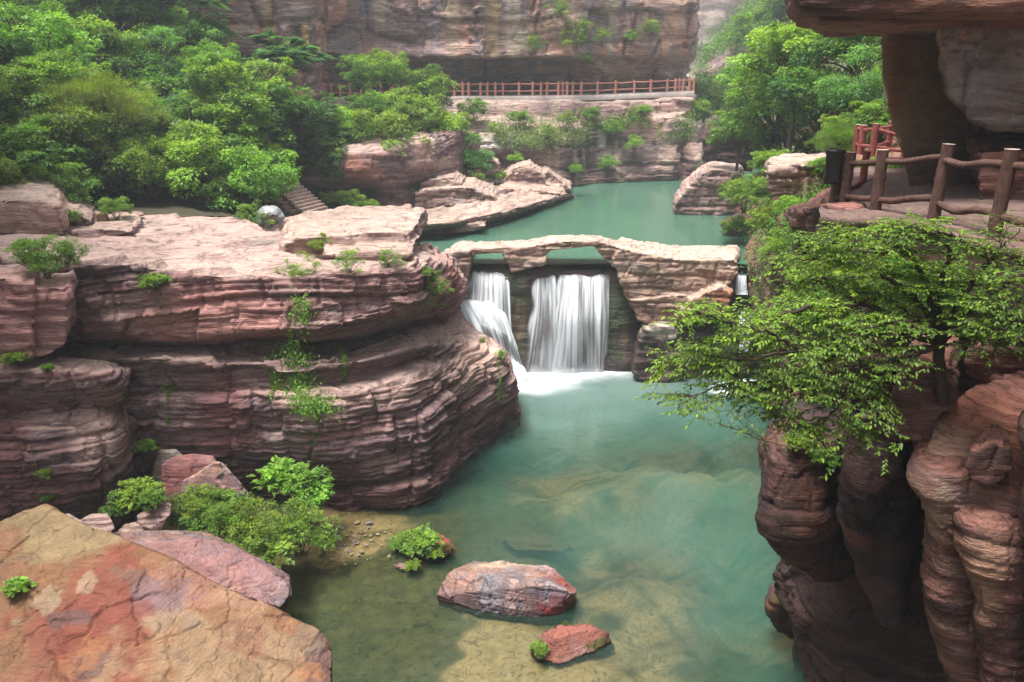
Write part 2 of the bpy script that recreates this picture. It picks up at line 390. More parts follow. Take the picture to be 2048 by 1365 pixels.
def simple_mat(name, col, rough=.7, var=.25, scale=8, bump=.01, spec=.3, stretch=(1, 1, 1)):
    m, nt, out = new_mat(name); L = nt.links.new
    b = N(nt, 'ShaderNodeBsdfPrincipled'); b.inputs['Roughness'].default_value = rough; b.inputs['Specular IOR Level'].default_value = spec
    tc = N(nt, 'ShaderNodeTexCoord'); mp = N(nt, 'ShaderNodeMapping'); mp.inputs['Scale'].default_value = stretch; L(tc.outputs['Object'], mp.inputs[0])
    n = N(nt, 'ShaderNodeTexNoise'); n.inputs['Scale'].default_value = scale; n.inputs['Detail'].default_value = 6; n.inputs['Roughness'].default_value = .65; L(mp.outputs[0], n.inputs['Vector'])
    mr = N(nt, 'ShaderNodeMapRange'); mr.inputs[1].default_value = .3; mr.inputs[2].default_value = .7; mr.inputs[3].default_value = 1 - var; mr.inputs[4].default_value = 1 + var; L(n.outputs['Fac'], mr.inputs[0])
    sc = N(nt, 'ShaderNodeVectorMath', operation='SCALE'); sc.inputs[0].default_value = col; L(mr.outputs[0], sc.inputs['Scale'])
    bp = N(nt, 'ShaderNodeBump'); bp.inputs['Distance'].default_value = bump; L(n.outputs['Fac'], bp.inputs['Height']); L(bp.outputs[0], b.inputs['Normal'])
    L(sc.outputs[0], b.inputs['Base Color']); L(b.outputs[0], out.inputs[0]); return m
M_ROCK = rock_mat('bedded_rock', 1.0, .07)
M_ROCK_FAR = rock_mat('far_rock', 2.0, .08)
M_ROCK_NEAR = rock_mat('near_rock', .5, .12, .8)
M_SLAB = rock_mat('slab_rock', .5, .085, .8, lines=False)
M_WET = rock_mat('wet_rock', 1.0, .07, .42, .5)
# ================================================================ THE GORGE
ST = dict(kind='structure')
UP = 'z5.4'
BLACK = (.07, .05, .05); YEL = (.46, .33, .17); PALE = (.60, .55, .50); ORANGE = (.42, .20, .09)
# ---- big bedded block left of the falls
def rr(*a): return list(a)
o_main = dict(seed=3, amp=1.0, pal='main', dip=(.02, -.05), wet=(.6, 3.6, .6), bed=1.15, crack=1.4, ledge=1.6,
    stains=[(tuple(P(960, 730, 26.5)), (1.2, 3, 1.0), (.50, .34, .28), .7), (tuple(P(430, 640, 22)), (2.6, 2, 1.1), (.40, .19, .16), .7),
            (tuple(P(450, 860, 21.5)), (.9, 2, 2.0), (.23, .09, .085), .6), (tuple(P(700, 690, 23)), (3.0, 2, .35), (.52, .40, .34), .8),
            (tuple(P(880, 560, 28)), (.9, 3, 1.0), (.38, .15, .12), .7), (tuple(P(640, 960, 22)), (2.8, 3, .9), (.15, .085, .085), .7)])
rows = [
 rr((-120,432,'z8.6'),(130,436,'z8.6'),(300,424,'z8.5'),(450,426,'z8.4'),(585,466,'z8.1'),(720,470,'z7.9'),(815,478,'z7.6'),(868,492,'z7.2'),(900,506,'z6.7'),(905,512,38)),
 rr((-120,470,'z8.5'),(130,470,'z8.5'),(300,478,'z8.4'),(450,480,'z8.3'),(592,500,'z8.2'),(720,500,'z8.0'),(820,500,'z7.7'),(876,508,'z7.1'),(908,518,'z6.5'),(912,530,38)),
 rr((-120,505,20.5),(130,510,21.4),(300,526,22.3),(450,540,22.7),(600,536,22.9),(720,528,23.4),(825,516,24.8),(888,522,27.8),(920,545,31),(912,548,38)),
 rr((-120,560,20.2),(135,560,21.1),(300,565,21.9),(450,575,22.2),(600,575,22.4),(720,565,22.9),(835,548,24.2),(895,550,27.5),(926,565,30.8),(912,570,38)),
 rr((-120,620,20.2),(135,620,21.1),(300,625,21.8),(450,630,22.1),(600,630,22.2),(720,615,22.7),(830,592,24.0),(885,590,27.2),(922,595,31),(905,600,38)),
 rr((-120,672,20.4),(135,672,21.3),(300,676,22.0),(450,674,22.0),(600,670,22.1),(715,652,22.6),(812,622,24.1),(872,612,27.2),(912,612,31),(900,612,38)),
 rr((-120,684,21.6),(135,684,22.4),(300,690,23.2),(450,688,23.4),(600,694,24.3),(705,690,25.2),(805,656,26.6),(870,638,28.9),(915,630,31.8),(900,630,38)),
 rr((-120,700,21.3),(135,700,22.0),(300,700,22.3),(450,704,22.6),(600,708,23.3),(710,700,24.0),(820,664,25.6),(900,652,28.8),(950,668,31.6),(940,690,38)),
 rr((-120,716,21.2),(135,722,21.6),(300,716,21.5),(450,726,21.7),(600,728,22.0),(715,722,22.6),(845,690,24.6),(935,680,27.4),(985,688,29.8),(960,700,38)),
 rr((-120,735,21.4),(135,740,21.8),(300,742,21.8),(450,745,21.9),(600,748,22.5),(720,748,23.2),(850,718,24.6),(945,706,26.9),(1010,712,29.2),(980,720,38)),
 rr((-120,800,21.2),(135,800,21.6),(300,800,21.7),(450,800,21.7),(600,790,21.9),(720,782,22.1),(852,760,23.5),(952,748,26.3),(1026,765,28.6),(1000,765,38)),
 rr((-120,880,21.2),(135,880,21.6),(300,880,21.8),(450,880,21.8),(600,872,21.8),(720,868,21.9),(850,850,22.9),(948,822,25.8),(1031,815,28.7),(1005,815,38)),
 rr((-120,960,21.4),(135,960,21.8),(300,955,22.2),(450,955,22.2),(600,955,22.0),(720,955,22.0),(850,940,22.6),(938,895,25.6),(1030,846,29.0),(1005,835,38)),
 rr((-120,1010,'z0'),(135,1005,'z0'),(300,1000,'z0'),(450,1003,'z0'),(600,1010,'z0'),(720,1016,'z0'),(842,1010,'z0'),(925,935,'z0'),(1026,856,'z0'),(1010,850,'z0')),
 rr((-120,1060,'z-1.6'),(135,1055,'z-1.6'),(300,1060,'z-1.6'),(450,1070,'z-1.6'),(600,1080,'z-1.6'),(720,1090,'z-1.6'),(842,1080,'z-1.6'),(925,990,'z-1.6'),(1026,890,'z-1.6'),(1010,880,'z-1.6')),
]
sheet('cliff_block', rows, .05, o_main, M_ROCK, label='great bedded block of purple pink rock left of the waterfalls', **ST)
# ---- left buttress and the squared block on it
rows = [
 rr((-220,700,21),(-60,700,21),(60,705,21.5),(150,712,21.8),(225,725,22),(262,735,22.4),(262,740,24)),
 rr((-220,716,19.2),(-60,716,19.2),(60,722,19.6),(150,724,20),(225,734,20.4),(256,744,21.2),(262,750,24)),
 rr((-220,744,18.2),(-60,742,18.4),(60,742,18.8),(150,742,19.2),(220,746,19.6),(252,760,20.8),(262,765,24)),
 rr((-220,790,18.2),(-60,785,18.4),(60,780,18.8),(150,785,19.2),(215,790,19.6),(246,795,20.6),(258,800,24)),
 rr((-220,822,19.2),(-60,820,19.3),(60,815,19.4),(150,812,19.6),(205,815,19.9),(240,815,20.7),(255,815,24)),
 rr((-220,880,18.5),(-60,875,18.6),(60,865,18.8),(150,860,19.1),(225,860,19.4),(262,865,20.6),(268,865,24)),
 rr((-220,960,18.2),(-60,955,18.4),(60,950,18.7),(150,948,18.9),(222,948,19.4),(268,950,20.6),(272,950,24)),
 rr((-220,1040,18.4),(-60,1040,18.6),(60,1035,18.9),(150,1030,19.2),(215,1020,19.6),(262,1010,20.7),(270,1010,24)),
 rr((-220,1150,'z-.3'),(-60,1150,'z-.3'),(60,1135,'z-.3'),(150,1120,'z-.3'),(215,1100,'z-.3'),(255,1070,'z-.3'),(270,1060,'z-.3')),
]
o_but = dict(seed=8, pal='main', dip=(.03, -.02), wet=(.2, 2.6, .55), bed=1.15, crack=1.3,
    stains=[(tuple(P(190, 880, 19)), (.8, 1.5, 1.1), (.52, .36, .32), .75), (tuple(P(40, 900, 19)), (1.1, 1.6, 1.6), (.20, .075, .075), .6), (tuple(P(248, 800, 20.5)), (.4, 1, .9), (.14, .085, .03), .8)])
sheet('rock_buttress', rows, .045, o_but, M_ROCK, label='bedded rock buttress under the squared block at the left edge', **ST)
hull_rock('block_rock', [slab_pts([(-260,566),(20,556),(62,566),(66,575),(70,716),(0,738),(-260,745)], 18.9, 3.2), slab_pts([(40,572),(132,575),(136,610),(134,690),(98,712),(40,722)], 19.1, 2.8)], .07,
    dict(seed=12, pal='main', bed=.55, lump=.35, joint=.5, crack=1.3, stains=[(tuple(P(60,640,19)),(3,2,1.6),(.42,.21,.19),.6)]), M_ROCK, label='squared pink block resting on the buttress at the left edge', cat='boulder')
hull_rock('mound_rock', [slab_pts([(-120,470),(-120,405),(-10,400),(80,396),(112,410),(126,440),(124,470)], 27, 5), slab_pts([(60,470),(80,425),(150,424),(185,440),(190,470)], 28.5, 4)], .10,
    dict(seed=15, pal='shore', bed=.7), M_ROCK, label='rounded pink rock mound on the plateau at the left edge', cat='boulder')
# stepped rock on the plateau beside the stair, seen right of the young tree
hull_rock('terrace_rock', [slab_pts([(560,520),(565,490),(600,474),(760,462),(815,468),(822,497),(700,520)], 26.2, 5.5), slab_pts([(600,496),(620,478),(740,466),(818,470),(826,500),(770,506)], 27.4, 5), slab_pts([(640,524),(640,505),(780,500),(820,506),(812,522)], 24.6, 3)], .08,
    dict(seed=17, pal='shore', bed=.9, lump=.7, dip=(.02, -.1)), M_ROCK, label='low stepped rock on top of the bedded block beside the stair', cat='boulder')
hull_rock('step_rock', [slab_pts([(-60,480),(-60,466),(120,460),(240,458),(280,466),(200,480)], 27.4, 4)], .08, dict(seed=18, pal='shore', bed=.9, lump=.6), M_ROCK, label='long flat ledge across the plateau at the left', cat='boulder')

# ---- wall of the falls
rows = [
 rr((800,520,38),(880,524,38),(960,526,38),(1060,526,38),(1160,526,38),(1240,524,38),(1340,520,38),(1440,520,38),(1500,530,38),(1560,530,38)),
 rr((800,532,36),(880,532,36),(960,534,36),(1060,534,36),(1160,534,36),(1240,532,36),(1340,530,36),(1440,535,36.6),(1500,545,36.6),(1560,545,36)),
 rr((800,545,35.5),(880,545,35.5),(960,545,35.5),(1050,540,35.1),(1160,546,35.6),(1240,545,35.4),(1340,545,35.5),(1440,560,36.3),(1500,560,36.3),(1560,560,35.6)),
 rr((800,610,35.3),(880,610,35.3),(960,612,35.3),(1040,610,35.0),(1160,620,35.7),(1240,620,35.0),(1340,610,35.8),(1440,610,36),(1500,610,36),(1560,610,35.2)),
 rr((800,680,35.1),(880,680,35.2),(960,680,35.3),(1040,680,35.0),(1160,680,35.6),(1245,680,35.0),(1340,680,35.8),(1440,680,36),(1500,680,36),(1560,680,35)),
 rr((800,742,'z0'),(880,742,'z0'),(960,742,'z0'),(1040,744,'z0'),(1160,738,'z0'),(1250,744,'z0'),(1340,736,'z0'),(1440,735,'z0'),(1500,735,'z0'),(1560,740,'z0')),
 rr((800,780,'z-1.5'),(880,780,'z-1.5'),(960,780,'z-1.5'),(1040,782,'z-1.5'),(1160,778,'z-1.5'),(1250,782,'z-1.5'),(1340,776,'z-1.5'),(1440,775,'z-1.5'),(1500,775,'z-1.5'),(1560,780,'z-1.5')),
]
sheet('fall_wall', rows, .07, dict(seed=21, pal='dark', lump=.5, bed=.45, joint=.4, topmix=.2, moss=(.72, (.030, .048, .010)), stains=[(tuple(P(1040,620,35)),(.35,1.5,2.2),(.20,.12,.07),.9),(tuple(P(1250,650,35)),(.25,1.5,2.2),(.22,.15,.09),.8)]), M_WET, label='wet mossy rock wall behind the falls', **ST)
# ---- natural stone bridge
chunks = []
def seg(poly, Y=34.9, th=1.5): chunks.append(slab_pts(poly, Y, th))
seg([(884,560),(886,520),(912,503),(940,502),(938,524),(936,532),(932,600),(890,610)], 34.6, 2.4)
seg([(902,514),(930,499),(1060,492),(1060,500),(1000,505),(958,505),(944,512)])
seg([(1004,506),(1050,494),(1100,490),(1102,498),(1090,508),(1086,531),(1024,546),(1016,524)], 34.8, 1.7)
seg([(1044,502),(1050,493),(1090,486),(1134,482),(1190,482),(1192,493),(1126,493),(1092,503)])
seg([(1180,483),(1192,482),(1238,495),(1266,506),(1270,540),(1224,536),(1214,512),(1192,494)])
chunks_r = []
def segr(poly, Y=34.6, th=2.8): chunks_r.append(slab_pts(poly, Y, th))
segr([(1222,520),(1240,497),(1308,512),(1356,519),(1360,610),(1290,640),(1268,625),(1258,590),(1240,560)])
segr([(1340,519),(1470,520),(1477,530),(1466,560),(1440,580),(1400,610),(1340,640),(1330,560)], 34.7, 3.2)
segr([(1262,600),(1360,590),(1410,600),(1380,640),(1345,650),(1300,650),(1275,640)], 34.4, 2.6)
segr([(1350,640),(1380,600),(1440,574),(1464,588),(1456,620),(1420,650)], 33.8, 2.4)
hull_rock('stone_bridge', chunks + chunks_r, .062, dict(seed=31, pal='bridge', scale=.55, amp=.85, lump=.3, bed=1.2, joint=1.0, dip=(.05, 0), ledge=.8, topmix=.95,
    stains=[(tuple(P(1440,592,34)),(.9,2,.35),(.42,.17,.09),.8),(tuple(P(1250,600,34.5)),(.3,1.5,1.0),(.16,.09,.06),.6)]), M_ROCK, smooth_iter=2,
    label='natural rock bridge with two arches over the waterfalls', cat='rock bridge')
hull_rock('boulder', [slab_pts([(1268,748),(1276,690),(1290,660),(1320,652),(1346,654),(1360,700),(1364,748),(1300,775)], 33.6, 2.4), slab_pts([(1330,760),(1340,660),(1420,665),(1500,700),(1500,775)], 34.2, 2)], .07,
    dict(seed=34, pal='dark', bed=.7, lump=.5, joint=.3, stains=[(tuple(P(1318,658,34.2)),(1.0,1.5,.35),(.5,.46,.36),.95)]), M_WET, label='dark boulder with a pale top right of the wide waterfall', cat='boulder')
# ---- left shore of the upper pool
o_sh = dict(seed=41, pal='shore', scale=.7, bed=1.3, lump=.5, ledge=1.6, dip=(.0, .03))
rows = [
 rr((520,430,'z8.3'),(600,432,'z7.3'),(700,430,'z6.8'),(800,424,'z6.7'),(880,412,'z6.7'),(960,400,'z6.7'),(1010,386,'z6.6'),(1060,372,'z6.6')),
 rr((520,452,'z8.0'),(590,458,'z6.9'),(690,446,'z6.6'),(800,438,'z6.5'),(880,430,'z6.5'),(945,418,'z6.5'),(1015,404,'z6.4'),(1100,380,'z6.2')),
 rr((540,470,'z7.6'),(600,474,'z6.8'),(700,458,'z6.4'),(806,450,'z6.4'),(888,446,'z6.4'),(952,434,'z6.3'),(1030,416,'z6.2'),(1130,386,'z6.0')),
 rr((560,500,'z6.4'),(620,498,'z6.1'),(716,482,'z5.9'),(826,468,'z5.8'),(905,456,'z5.8'),(966,444,'z5.8'),(1040,424,'z5.8'),(1144,390,'z5.7')),
 rr((570,520,'z5.3'),(630,512,'z5.3'),(724,496,'z5.3'),(836,478,'z5.3'),(910,466,'z5.3'),(972,452,'z5.3'),(1046,430,'z5.3'),(1150,394,'z5.3')),
 rr((570,560,'z4'),(630,552,'z4'),(724,536,'z4'),(836,518,'z4'),(910,506,'z4'),(972,492,'z4'),(1046,470,'z4'),(1150,434,'z4')),
]
sheet('rock_shore', rows, .09, o_sh, M_ROCK, label='flat pale rock shelf along the left shore of the upper pool', **ST)
SH = lambda nm, hulls, sd, lab, **k: hull_rock(nm, hulls, k.pop('vox', .08), dict(dict(seed=sd, pal='shore', scale=.6, bed=1.5, lump=.45, ledge=1.4), **k), M_ROCK, label=lab, cat='rock ledge')
SH('ledge_rock', [slab_pts([(700,492),(720,462),(800,452),(822,462),(826,484)], 40.5, 3), slab_pts([(820,470),(840,450),(950,444),(968,452),(964,462),(830,472)], 42.5, 4), slab_pts([(545,480),(560,470),(700,462),(800,456),(806,478),(640,500)], 39, 3)], 43, 'long flat ledge dropping straight into the pool left of the bridge')
SH('ledge_rock', [slab_pts([(828,424),(832,388),(850,378),(940,374),(985,392),(1002,410),(998,424)], 48, 5), slab_pts([(985,424),(990,402),(1030,400),(1046,420),(1046,428)], 49, 3)], 44, 'blocky bedded ledge behind the flat shelf by the pool')
SH('ledge_rock', [slab_pts([(838,388),(842,366),(868,356),(905,354),(924,366),(922,380),(900,388)], 49, 4)], 45, 'small rounded bedded block on top of the blocky ledge')
SH('ledge_rock', [slab_pts([(980,406),(985,384),(1010,376),(1080,380),(1120,388),(1126,400),(1050,406)], 53, 5), slab_pts([(1000,386),(1010,356),(1030,340),(1062,334),(1086,350),(1090,386)], 56, 5), slab_pts([(1070,388),(1078,352),(1096,342),(1112,360),(1140,376),(1144,384)], 58, 4), slab_pts([(965,350),(968,326),(984,320),(998,326),(996,350)], 56, 3)], 46, 'terraced ledges stepping down to the far left shore')
rows = [
 rr((560,200,52),(660,240,50),(720,262,49),(790,270,50),(850,262,51),(900,262,54),(960,262,60)),
 rr((560,310,47),(655,300,46.5),(720,300,46),(760,305,46.5),(846,285,49),(895,300,52),(960,300,60)),
 rr((560,350,46.5),(660,350,45.8),(720,345,45.4),(760,350,46),(850,330,48.6),(898,335,52),(960,330,60)),
 rr((560,372,46.5),(660,374,46.4),(720,370,46.0),(765,380,46.6),(855,350,49),(905,350,52.5),(960,350,60)),
 rr((560,384,47),(660,385,47.4),(720,382,47.4),(770,395,47.4),(850,375,49.5),(905,370,52.5),(960,370,60)),
 rr((560,430,46),(660,430,46.6),(720,430,46.8),(775,428,47),(850,415,49),(905,400,52),(960,395,60)),
 rr((560,460,'z6'),(660,452,'z6'),(720,446,'z6'),(775,440,'z6'),(850,425,'z6'),(905,415,'z6'),(960,400,'z6')),
]
sheet('rock_wall', rows, .10, dict(seed=51, pal='main', bed=.8, scale=.9, stains=[(tuple(P(715,340,45.5)),(1.5,2,1.0),(.36,.15,.11),.8),(tuple(P(850,300,49)),(1,2,1.4),(.50,.33,.27),.7)]), M_ROCK, label='reddish rock wall behind the stone bench', **ST)

# ---- back cliff: lower face, walkway, upper face
rows = [
 rr((560,198,66.5),(700,198,67),(800,198,67.5),(920,197,68),(1020,197,68.5),(1130,196,69),(1200,195,69.5),(1280,193,70.5),(1340,190,71.5),(1388,188,72),(1396,190,75),(1380,190,92)),
 rr((560,205,64.0),(700,205,64.5),(800,205,65),(900,205,65.8),(1020,203,66.4),(1130,203,66.9),(1200,202,67.4),(1280,200,68.4),(1340,198,69.4),(1386,197,70),(1393,197,75),(1380,197,92)),
 rr((560,230,63),(700,230,63.5),(800,232,64),(890,235,64.6),(1020,232,65.4),(1130,240,66.0),(1200,232,66.8),(1280,226,68),(1340,226,69),(1384,216,70),(1390,216,75),(1380,216,92)),
 rr((560,250,62.4),(700,250,63),(800,256,63),(890,262,62.8),(1020,262,63.2),(1130,262,64.4),(1200,256,66.4),(1270,240,68),(1330,232,68.0),(1370,232,69.5),(1385,235,75),(1380,235,92)),
 rr((560,265,61),(700,270,61),(800,275,61),(890,276,60.6),(1020,278,61.4),(1130,280,63.0),(1200,268,66.2),(1270,246,67.4),(1330,238,67.2),(1372,246,68.6),(1400,250,70),(1400,250,92)),
 rr((560,300,61),(700,300,61),(800,300,61),(890,305,60.4),(1020,300,61.0),(1130,300,62.6),(1200,296,66),(1280,286,67.0),(1340,288,66.8),(1362,288,68.6),(1405,290,69),(1420,290,92)),
 rr((560,340,61),(700,340,61),(800,340,61),(890,340,61),(1020,335,61.6),(1130,335,62.4),(1190,332,65),(1280,325,66.0),(1350,320,66),(1362,330,68.2),(1410,325,68),(1425,325,92)),
 rr((560,388,'z5.2'),(700,388,'z5.2'),(800,388,'z5.2'),(890,386,'z5.2'),(1020,384,'z5.2'),(1130,380,'z5.2'),(1190,373,'z5.2'),(1280,368,'z5.2'),(1352,365,'z5.2'),(1366,362,'z5.2'),(1412,360,'z5.2'),(1430,360,'z5.2')),
 rr((560,410,'z3.8'),(700,410,'z3.8'),(800,410,'z3.8'),(890,406,'z3.8'),(1020,404,'z3.8'),(1130,400,'z3.8'),(1190,393,'z3.8'),(1280,388,'z3.8'),(1352,385,'z3.8'),(1366,382,'z3.8'),(1412,380,'z3.8'),(1430,380,'z3.8')),
]
o_bl = dict(seed=61, pal='back', scale=1.5, streak=(.55, .9, 7), amp=.75, bed=1.1, wet=(5.4, 7.2, .6), topmix=.7,
    stains=[(tuple(P(1230,305,66)),(5.5,3,2.4),BLACK,.8),(tuple(P(1030,295,61)),(3.5,3,1.5),(.14,.115,.10),.8),(tuple(P(1030,280,61)),(1.5,3,.6),PALE,.7),(tuple(P(1150,320,63)),(1.6,3,2),BLACK,.7),(tuple(P(1205,265,66)),(.5,3,1.4),PALE,.8),
            (tuple(P(985,290,60.8)),(1.0,3,.9),PALE,.7),(tuple(P(1395,340,68)),(.4,3,1.2),PALE,.7),(tuple(P(1310,260,67)),(1.6,2,.9),(.42,.25,.21),.7),(tuple(P(1000,215,65)),(5,3,.7),(.46,.33,.28),.6)])
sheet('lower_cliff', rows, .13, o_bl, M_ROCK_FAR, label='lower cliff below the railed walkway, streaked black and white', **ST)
rows = []
for dy, dd in ((-420,1.0),(-200,0.2),(-40,0),(30,0),(80,0.2)):
    rows.append(rr((250,dy,50),(380,dy,57),(470,dy,59),(560,dy,60),(632,dy,60.5),(655,dy,66),(700,dy,67),(830,dy,67.2+dd),(960,dy,66+dd),(975,dy,66.6+dd),(1140,dy,68+dd),(1200,dy,69.5+dd),(1290,dy,70),(1376,dy,71),(1386,dy,74),(1390,dy,95)))
rows.append(rr((250,100,50),(380,100,57),(470,102,59),(560,104,60),(632,108,60.5),(655,108,65.5),(700,112,66.5),(830,116,67.0),(960,112,65.8),(975,114,66.4),(1140,114,67.6),(1200,112,69.6),(1290,110,70.2),(1374,105,71.4),(1380,105,74),(1385,105,95)))
rows.append(rr((250,150,51),(380,150,57.5),(470,150,59.5),(560,150,60.5),(632,140,61),(655,124,67),(700,124,68),(830,125,70),(960,124,70.2),(975,124,71),(1140,124,71),(1200,124,70.4),(1290,124,71),(1366,124,72.4),(1374,122,76),(1378,122,95)))
rows.append(rr((250,220,51),(380,220,57.5),(470,220,59.5),(560,220,60.5),(632,200,61.5),(655,150,68.4),(700,150,69.6),(830,150,71),(960,150,70.6),(975,150,71.6),(1140,150,71.8),(1200,150,71),(1290,150,72.5),(1356,150,73.5),(1366,150,78),(1370,150,95)))
rows.append(rr((250,280,51),(380,280,57.5),(470,280,59.5),(560,280,60.5),(632,240,62),(655,200,70),(700,200,72),(830,200,74),(960,200,74),(975,200,75),(1140,200,75),(1200,200,74),(1290,200,74.5),(1350,200,75),(1360,200,78),(1365,200,95)))
o_bu = dict(seed=66, pal='back', scale=2.1, amp=.75, bed=.95, lump=1.2, plates=3.2, joint=2.0, topmix=.5, crack=1.2, streak=(.6, 1.1, 11),
    stains=[(tuple(P(985,40,66)),(.7,3,5.0),YEL,.75,5.0),(tuple(P(905,60,66)),(.6,3,3.6),(.44,.36,.24),.5,5.0),(tuple(P(540,60,60)),(.5,3,2.6),YEL,.7,4.0),(tuple(P(610,80,60)),(.3,3,1.6),(.47,.28,.10),.8,4.0),(tuple(P(1125,25,68)),(.25,3,2.0),YEL,.6,4.0),
            (tuple(P(455,80,58.5)),(.5,3,1.0),YEL,.6),(tuple(P(800,60,67)),(3.0,3,2.2),(.24,.155,.16),.6),(tuple(P(970,146,73)),(3.5,4,.8),(.36,.23,.12),.6),(tuple(P(1250,150,72)),(4,4,.8),(.38,.22,.15),.6),(tuple(P(1290,40,70)),(3,3,3),(.25,.17,.17),.5)])
sheet('upper_cliff', rows, .15, o_bu, M_ROCK_FAR, label='sheer upper cliff above the walkway with a shadowy overhang', **ST)
# far gorge
rows = [rr(*[(px, py, Y) for px, Y in ((1180,170),(1330,165),(1400,160),(1460,158),(1530,162),(1620,150),(1800,140))]) for py in (-520,-250,0,100,200,330)]
sheet('far_cliff', rows, .40, dict(seed=71, pal='back', scale=4.5, amp=.6, bed=.5, lump=2.0, joint=2.5, topmix=0, streak=(.7, 3, 30), stains=[(tuple(P(1450,20,160)),(18,10,20),(.42,.36,.33),.5,6)]), M_ROCK_FAR, label='pale cliff at the far end of the gorge', **ST)
rows = [
 rr((1440,80,112),(1490,30,108),(1530,-10,106),(1580,-60,104),(1700,-260,100),(1900,-300,90)),
 rr((1415,120,110),(1450,85,105),(1500,50,102),(1570,-10,98),(1700,-100,92),(1900,-150,85)),
 rr((1388,150,106),(1430,130,101),(1480,100,97),(1560,60,92),(1700,20,86),(1900,0,80)),
 rr((1385,190,104),(1430,180,99),(1490,165,94),(1580,140,88),(1700,120,80),(1900,100,72)),
 rr((1400,240,98),(1440,240,94),(1500,230,88),(1590,200,80),(1700,190,74),(1900,190,66)),
 rr((1410,330,92),(1450,330,86),(1510,330,80),(1600,330,72),(1700,330,66),(1900,330,60)),
]
sheet('gorge_side', rows, .25, dict(seed=75, pal='back', scale=2.8, amp=.8, bed=1.2, lump=1.6, joint=1.5, topmix=.4), M_ROCK_FAR, label='bedded rock flank on the far right side of the gorge', **ST)

# ---- right bank
rows = [
 rr((1640,270,60),(1720,240,44),(1800,240,36),(2000,240,28),(2300,240,22)),
 rr((1600,290,56),(1690,300,42),(1760,330,'z10.6'),(1900,330,'z11.3'),(2300,330,'z11.6')),
 rr((1560,330,52),(1640,360,38),(1700,350,'z10.9'),(1850,372,'z11.5'),(2300,372,'z11.7')),
 rr((1510,350,50),(1590,400,34),(1650,400,'z11.4'),(1830,420,'z11.6'),(2300,440,'z11.7')),
 rr((1470,385,'z6.3'),(1540,440,'z7.4'),(1610,420,'z11.2'),(1810,452,'z11.5'),(2300,520,'z11.6')),
 rr((1452,408,'z5.3'),(1500,480,'z5.6'),(1590,480,20),(1760,500,15.5),(2300,640,11)),
 rr((1460,440,'z4'),(1492,520,'z5.2'),(1556,560,22),(1740,580,17.2),(2300,760,11.5)),
 rr((1470,470,'z3'),(1510,600,36),(1548,660,24),(1720,690,17.6),(2300,860,11)),
 rr((1470,500,'z2'),(1522,700,34),(1545,780,25),(1650,820,16.5),(2300,960,10)),
 rr((1470,540,'z1'),(1530,745,'z0'),(1548,870,'z0'),(1620,1000,'z3.5'),(2300,1100,8.6)),
 rr((1470,560,'z0'),(1536,760,'z-.6'),(1546,900,'z-.6'),(1570,1180,'z-.6'),(2000,1500,'z-.6')),
]
sheet('right_bank', rows, .06, dict(seed=81, pal='near', scale=.8, bed=.9, lump=1.1, topmix=.8, stains=[(tuple(P(1850,620,15)),(4.2,4.5,2.2),(.055,.038,.032),.9),(tuple(P(1540,860,27)),(1,3,1.2),(.42,.30,.25),.7),(tuple(P(1545,640,24)),(1.2,4,2),(.30,.19,.16),.6)]), M_ROCK, label='dark rocky right bank under the railed path', **ST)  # first, near-black patch paints the shade under the path and tree
rows = [
 rr((1560,1090,15.0),(1620,1090,14),(1700,1090,13),(1850,1090,12),(2200,1090,10)),
 rr((1552,1150,15.2),(1610,1150,14.4),(1700,1150,13.2),(1850,1150,12),(2200,1150,10)),
 rr((1560,1200,15.4),(1600,1200,14.0),(1700,1200,12.6),(1850,1200,11.6),(2200,1200,10)),
 rr((1580,1235,15.6),(1610,1250,13.6),(1700,1260,12.2),(1850,1260,11.2),(2200,1260,9.5)),
 rr((1590,1290,'z0'),(1615,1330,'z0'),(1660,1400,'z.6'),(1850,1420,'z1.4'),(2200,1420,'z2')),
 rr((1590,1340,'z-1'),(1615,1390,'z-1'),(1640,1480,'z-1'),(1850,1600,'z-.5'),(2200,1600,'z0')),
]
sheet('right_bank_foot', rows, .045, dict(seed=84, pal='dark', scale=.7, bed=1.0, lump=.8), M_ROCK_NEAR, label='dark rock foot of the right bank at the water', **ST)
hull_rock('moss_ledge', [slab_pts([(1544,1195),(1538,1225),(1552,1262),(1590,1285),(1620,1260),(1590,1205)], 15.6, .5)], .06, dict(seed=86, pal='dark', scale=.5, topmix=0, moss=(.55,(.055,.07,.012)), stains=[(tuple(P(1550,1225,15.3)),(.15,.5,.25),(.22,.10,.03),.6)]), M_ROCK_NEAR, label='small mossy ledge at the water under the dark bulging rock', cat='rock ledge')
